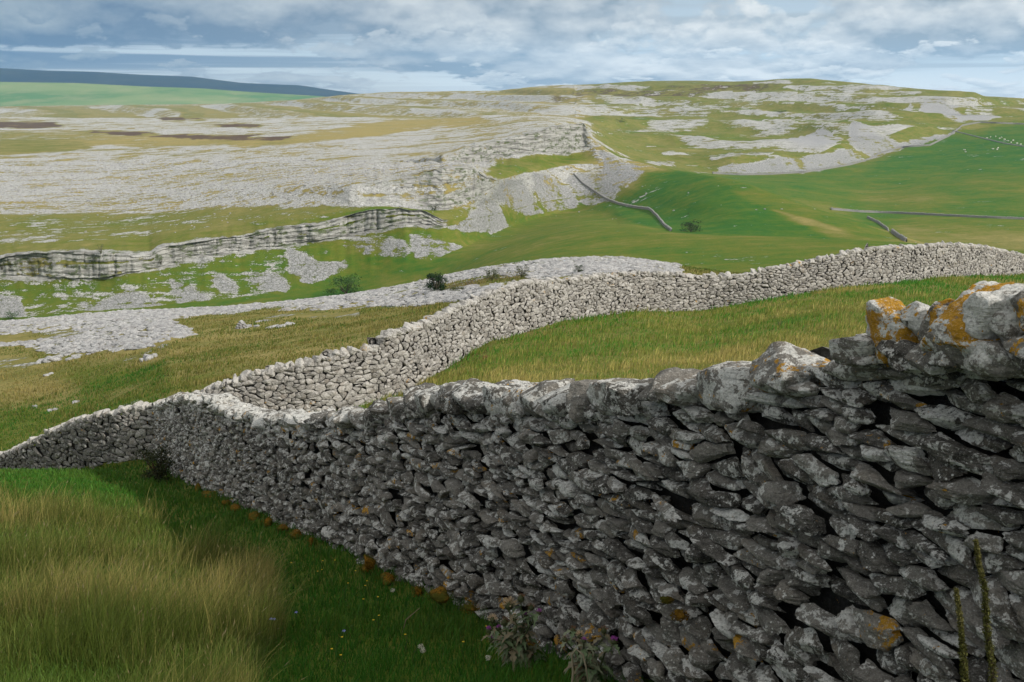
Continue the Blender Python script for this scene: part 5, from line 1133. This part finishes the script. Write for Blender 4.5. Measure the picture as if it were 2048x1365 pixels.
# flowers in the sward
def flower(px, row, kind, i):
    g_ = on_ground(px, row + 8)
    if g_ is None: return
    g_ = np.array([g_[0], g_[1], ground_z(g_[0], g_[1])]); r = np.random.default_rng(1000 + i); sc_ = g_[1] / F
    nm, cat, lab, grp, col, rad = {'y': ('buttercup', 'flower', 'tiny yellow flower in the green grass below the dark wall', 'yellow flowers in the grass', (.75, .50, .02), .009), 'b': ('harebell', 'flower', 'pale blue harebell nodding in the grass left of the dark wall', 'harebells in the grass', (.30, .33, .70), .013), 'w': ('clover', 'flower', 'white clover head low in the green grass', 'white clover heads', (.62, .60, .50), .02)}[kind]
    o = thing(nm, lab, cat, g_, grp); H = max(.12, 12 * sc_) + .05; mb = MB(); pts = stem_curve((0, 0, 0), H, (.02, 0), r, 5); tube(mb, pts, [.0018] * 5, (.06, .10, .03), 4); link('stem', mb.mesh('stem'), M_LEAF, o); mb = MB(); tip = pts[-1]
    if kind == 'w':
        leafcloud(mb, tip, np.array([1, 1, .8]) * rad, 90, .006, col, r, .2)
    else:
        for k in range(5):
            a_ = k * 1.2566; d = np.array([math.cos(a_), math.sin(a_), .45 if kind == 'y' else -1.0]); s_ = np.array([-d[1], d[0], 0]); mb.add([tip, tip + d * rad * .6 - s_ * rad * .5, tip + d * rad * 1.1, tip + d * rad * .6 + s_ * rad * .5], np.array([(0, 1, 2, 3)]), col)
    link('petals', mb.mesh('petals', smooth=False), M_LEAF, o)
fl = [(640, 1142, 'y'), (668, 1150, 'y'), (645, 1160, 'y'), (636, 1174, 'y'), (706, 1170, 'y'), (730, 1188, 'y'), (737, 1190, 'y'), (690, 1206, 'y'), (758, 1226, 'y'), (724, 1230, 'y'), (754, 1262, 'y'), (756, 1278, 'y'), (676, 1314, 'y'), (687, 1342, 'y'), (652, 1342, 'y'), (925, 1332, 'y'), (962, 1292, 'y'), (812, 1306, 'y'), (1138, 1346, 'y'), (582, 1156, 'y'),
      (500, 1214, 'b'), (594, 1252, 'b'), (540, 1272, 'b'), (536, 1276, 'b'), (674, 1300, 'b'), (775, 1210, 'w'), (826, 1330, 'w'), (842, 1332, 'w'), (968, 1346, 'w')]
for i, q in enumerate(fl): flower(*q, i)
# dock seed head in the grass
tube_plant('dock_plant', [P(366, 1150, 13.5), P(364, 1120, 13.5), P(366, 1095, 13.5), P(370, 1068, 13.5)], [.008, .007, .006, .004], (.20, .11, .07), 'brown dock with curled seed heads standing in grass before the bramble', 'dock')
o_ = bpy.data.objects['dock_plant']; L0 = np.array(o_.location); r = np.random.default_rng(8); mb = MB()
for (a_, b_) in ((370, 1070), (358, 1072), (376, 1078), (364, 1084), (374, 1092)): leafcloud(mb, P(a_, b_, 13.5), np.array([.05, .05, .05]), 90, .012, (.22, .13, .08), r)
link('seed_head', mb.mesh('seed_head', L0, smooth=False), M_LEAF, o_)
# ------------------------------------------------------------------ far hills
def far_hill(name, top, base_row, Y, depth, mat, seed):
    pxs = np.linspace(-2200, top[-1][0] + 60, 160); rows = interp(pxs, [(-2200, top[0][1] - 5)] + top + [(top[-1][0] + 200, top[-1][1] + 40)])
    zt = slope(rows) * Y; zb = float(slope(base_row)) * Y - 60
    vs = []
    for k, t in enumerate(np.linspace(-1, 1, 40)):
        prof = (1 - abs(t)) ** 0.75 if t < 0 else (1 - t) ** 0.6
        yy = Y + t * depth
        x = azim(pxs, rows) * Y; z = zb + (zt - zb) * prof + fbm(x / 900, yy / 900 + x * 0, 0, seed, 4) * 26 * (1 - prof) * min(1, 3 * (1 - abs(t))) - (18 * np.abs(fbm(x / 400, x * 0 + yy / 1500, 0, seed + 3, 3)) * (1 - abs(t)) * abs(t) * 2)
        vs.append(np.stack([x, np.full_like(x, yy), z], -1))
    vs = np.array(vs); n0, n1 = vs.shape[:2]; idx = np.arange(n0 * n1).reshape(n0, n1)
    f = np.stack([idx[:-1, :-1], idx[:-1, 1:], idx[1:, 1:], idx[1:, :-1]], -1).reshape(-1, 4)
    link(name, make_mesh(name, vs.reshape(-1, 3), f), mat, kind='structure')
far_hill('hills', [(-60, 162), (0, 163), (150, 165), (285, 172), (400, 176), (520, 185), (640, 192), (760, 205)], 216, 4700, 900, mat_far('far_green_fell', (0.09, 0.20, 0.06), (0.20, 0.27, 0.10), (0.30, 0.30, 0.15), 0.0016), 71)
far_hill('hills', [(-60, 134), (0, 135), (90, 140), (180, 142), (275, 148), (380, 152), (480, 165), (600, 170), (650, 178), (715, 187), (800, 196)], 216, 7000, 1700, mat_far('haze_blue_fell', (0.016, 0.034, 0.050), (0.030, 0.050, 0.058), (0.05, 0.06, 0.055), 0.0012), 83)  # dark heather moor, with the blue of haze put into its colour

# ------------------------------------------------------------------ light, sky, haze
sun_dir = Vector((0.74, -0.50, 0.60)).normalized()
ld = bpy.data.lights.new('sun', 'SUN'); ld.energy = 3.7; ld.angle = math.radians(2.5); ld.color = (1.0, 0.95, 0.88)
lo = bpy.data.objects.new('sun', ld); COL.objects.link(lo); lo.rotation_euler = sun_dir.to_track_quat('Z', 'Y').to_euler(); lo.location = (30, -20, 60)
W = bpy.data.worlds.new('World'); S.world = W; W.use_nodes = True; t = W.node_tree
for nd in list(t.nodes): t.nodes.remove(nd)
g = NT.__new__(NT); g.m = None; g.t = t
out = g.n('ShaderNodeOutputWorld')
sky = g.n('ShaderNodeTexSky', sky_type='NISHITA'); sky.sun_disc = False
sky.sun_elevation = math.asin(sun_dir.z); sky.sun_rotation = math.atan2(sun_dir.x, sun_dir.y); sky.altitude = 300; sky.dust_density = 1.5
gen = g.n('ShaderNodeTexCoord').outputs['Generated']
dirv = g.n('ShaderNodeVectorMath', {0: gen}, operation='NORMALIZE').outputs[0]
sep = g.n('ShaderNodeSeparateXYZ', {0: dirv}); dx, dy, dzz = sep.outputs
zc = g.math('MAXIMUM', dzz, 0.0)
wv = g.math('LOGARITHM', g.math('ADD', zc, 0.030), 2.718)
def cl(off, sx_, sz_, scale, det, rough, seed, dist=0.0):
    w2 = g.math('ADD', wv, off)
    v = g.n('ShaderNodeCombineXYZ', {0: g.math('MULTIPLY_ADD', dx, sx_, seed), 1: g.math('MULTIPLY', dy, sx_), 2: g.math('MULTIPLY', w2, sz_)}).outputs[0]
    return g.noise(v, scale, det, rough, dist)
left = g.ramp(dx, 0.22, -0.52)
# cumulus: billows with a lit upper rim and a grey flat base
c1 = cl(0.0, 5.6, 1.15, 1.35, 14, 0.56, 4.4, 0.0); c1u = cl(0.12, 5.6, 1.15, 1.35, 14, 0.56, 4.4, 0.0); c1w = cl(0.32, 5.6, 1.15, 1.35, 3, 0.5, 4.4, 0.0)
s1 = cl(0.0, 15, 2.6, 1.5, 12, 0.55, 9.2, 0.0); s1u = cl(0.06, 15, 2.6, 1.5, 12, 0.55, 9.2, 0.0)
st = cl(0.0, 2.0, 4.5, 1.2, 8, 0.5, 8.7, 0.3)
up = g.ramp(dzz, 0.012, 0.06); high = g.ramp(dzz, 0.10, 0.35)
cov = g.ramp(g.math('ADD', c1, g.math('ADD', g.math('MULTIPLY', up, 0.065), g.math('MULTIPLY', high, 0.10))), 0.465, 0.515)
lit = g.math('MULTIPLY_ADD', g.math('SUBTRACT', c1, c1u), 3.0, 0.35)
lit = g.math('ADD', lit, g.math('MULTIPLY', g.math('SUBTRACT', c1, c1w), 2.2), clamp=True)
cov2 = g.math('MULTIPLY', g.ramp(s1, 0.52, 0.575), g.ramp(dzz, 0.10, 0.04))
lit2 = g.math('MULTIPLY_ADD', g.math('SUBTRACT', s1, s1u), 4.5, 0.45, clamp=True)
skyc = g.mix(g.ramp(dzz, 0.0, 0.10), (0.74, 0.84, 0.88), (0.50, 0.62, 0.72))
nis = g.mix(1.0, sky.outputs[0], (0.10, 0.10, 0.10), 'MULTIPLY')
blue = g.mix(g.ramp(dzz, 0.06, 0.45), skyc, nis)
streak = g.ramp(g.math('ADD', st, g.math('MULTIPLY', left, 0.17)), 0.45, 0.60)
layer = g.mix(left, (0.48, 0.56, 0.61), (0.105, 0.195, 0.33))
base = g.mix(g.math('MULTIPLY', streak, 0.9), blue, layer)
base = g.mix(g.math('MULTIPLY', g.ramp(dzz, 0.030, 0.004), 0.75), base, g.mix(left, (0.92, 0.97, 0.96), (0.62, 0.70, 0.72)))
shade = g.mix(left, (0.34, 0.42, 0.49), (0.125, 0.215, 0.345))
bright = g.mix(left, (0.95, 0.97, 0.95), (0.34, 0.43, 0.50))
final = g.mix(g.math('MULTIPLY', cov, 0.92), base, g.mix(lit, shade, bright))
final = g.mix(g.math('MULTIPLY', cov2, 0.8), final, g.mix(lit2, g.mix(0.4, shade, base), bright))
final = g.mix(g.math('MULTIPLY', g.ramp(dzz, 0.11, 0.35), 0.72), final, g.mix(c1, (0.70, 0.72, 0.74), (1.35, 1.30, 1.22)))  # overhead cloud beyond the view, made bright and neutral to lift the shadows
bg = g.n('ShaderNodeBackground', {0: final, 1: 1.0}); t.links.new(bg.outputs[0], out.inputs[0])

hz = NT('haze_mat'); pv = hz.n('ShaderNodeVolumePrincipled', {'Color': (0.35, 0.66, 1.0, 1), 'Density': 0.000055, 'Anisotropy': 0.0}); hz.t.links.new(pv.outputs[0], hz.out.inputs[1])
bx0, bx1, by0, by1, bz0, bz1 = -16000., 9000., -7500., 8900., float(V[..., 2].min()) - 60, 330.
vb = [(x, y, z) for x in (bx0, bx1) for y in (by0, by1) for z in (bz0, bz1)]
hzo = link('haze', make_mesh('haze', vb, [(0, 1, 3, 2), (4, 6, 7, 5), (0, 4, 5, 1), (2, 3, 7, 6), (0, 2, 6, 4), (1, 5, 7, 3)], smooth=False), hz.m, kind='stuff')

cd = bpy.data.cameras.new('camera'); cam = bpy.data.objects.new('camera', cd); COL.objects.link(cam)
cd.sensor_width = 36.0; cd.lens = F / 2048 * 36; cd.clip_start = 0.05; cd.clip_end = 60000
cam.location = (0, 0, 0); cam.rotation_euler = (math.pi / 2 - TH, 0, 0); S.camera = cam
S.view_settings.view_transform = 'Standard'; S.view_settings.look = 'None'; S.view_settings.exposure = 0; S.view_settings.gamma = 1
S.cycles.max_bounces = 6; S.cycles.volume_bounces = 0; S.cycles.diffuse_bounces = 3
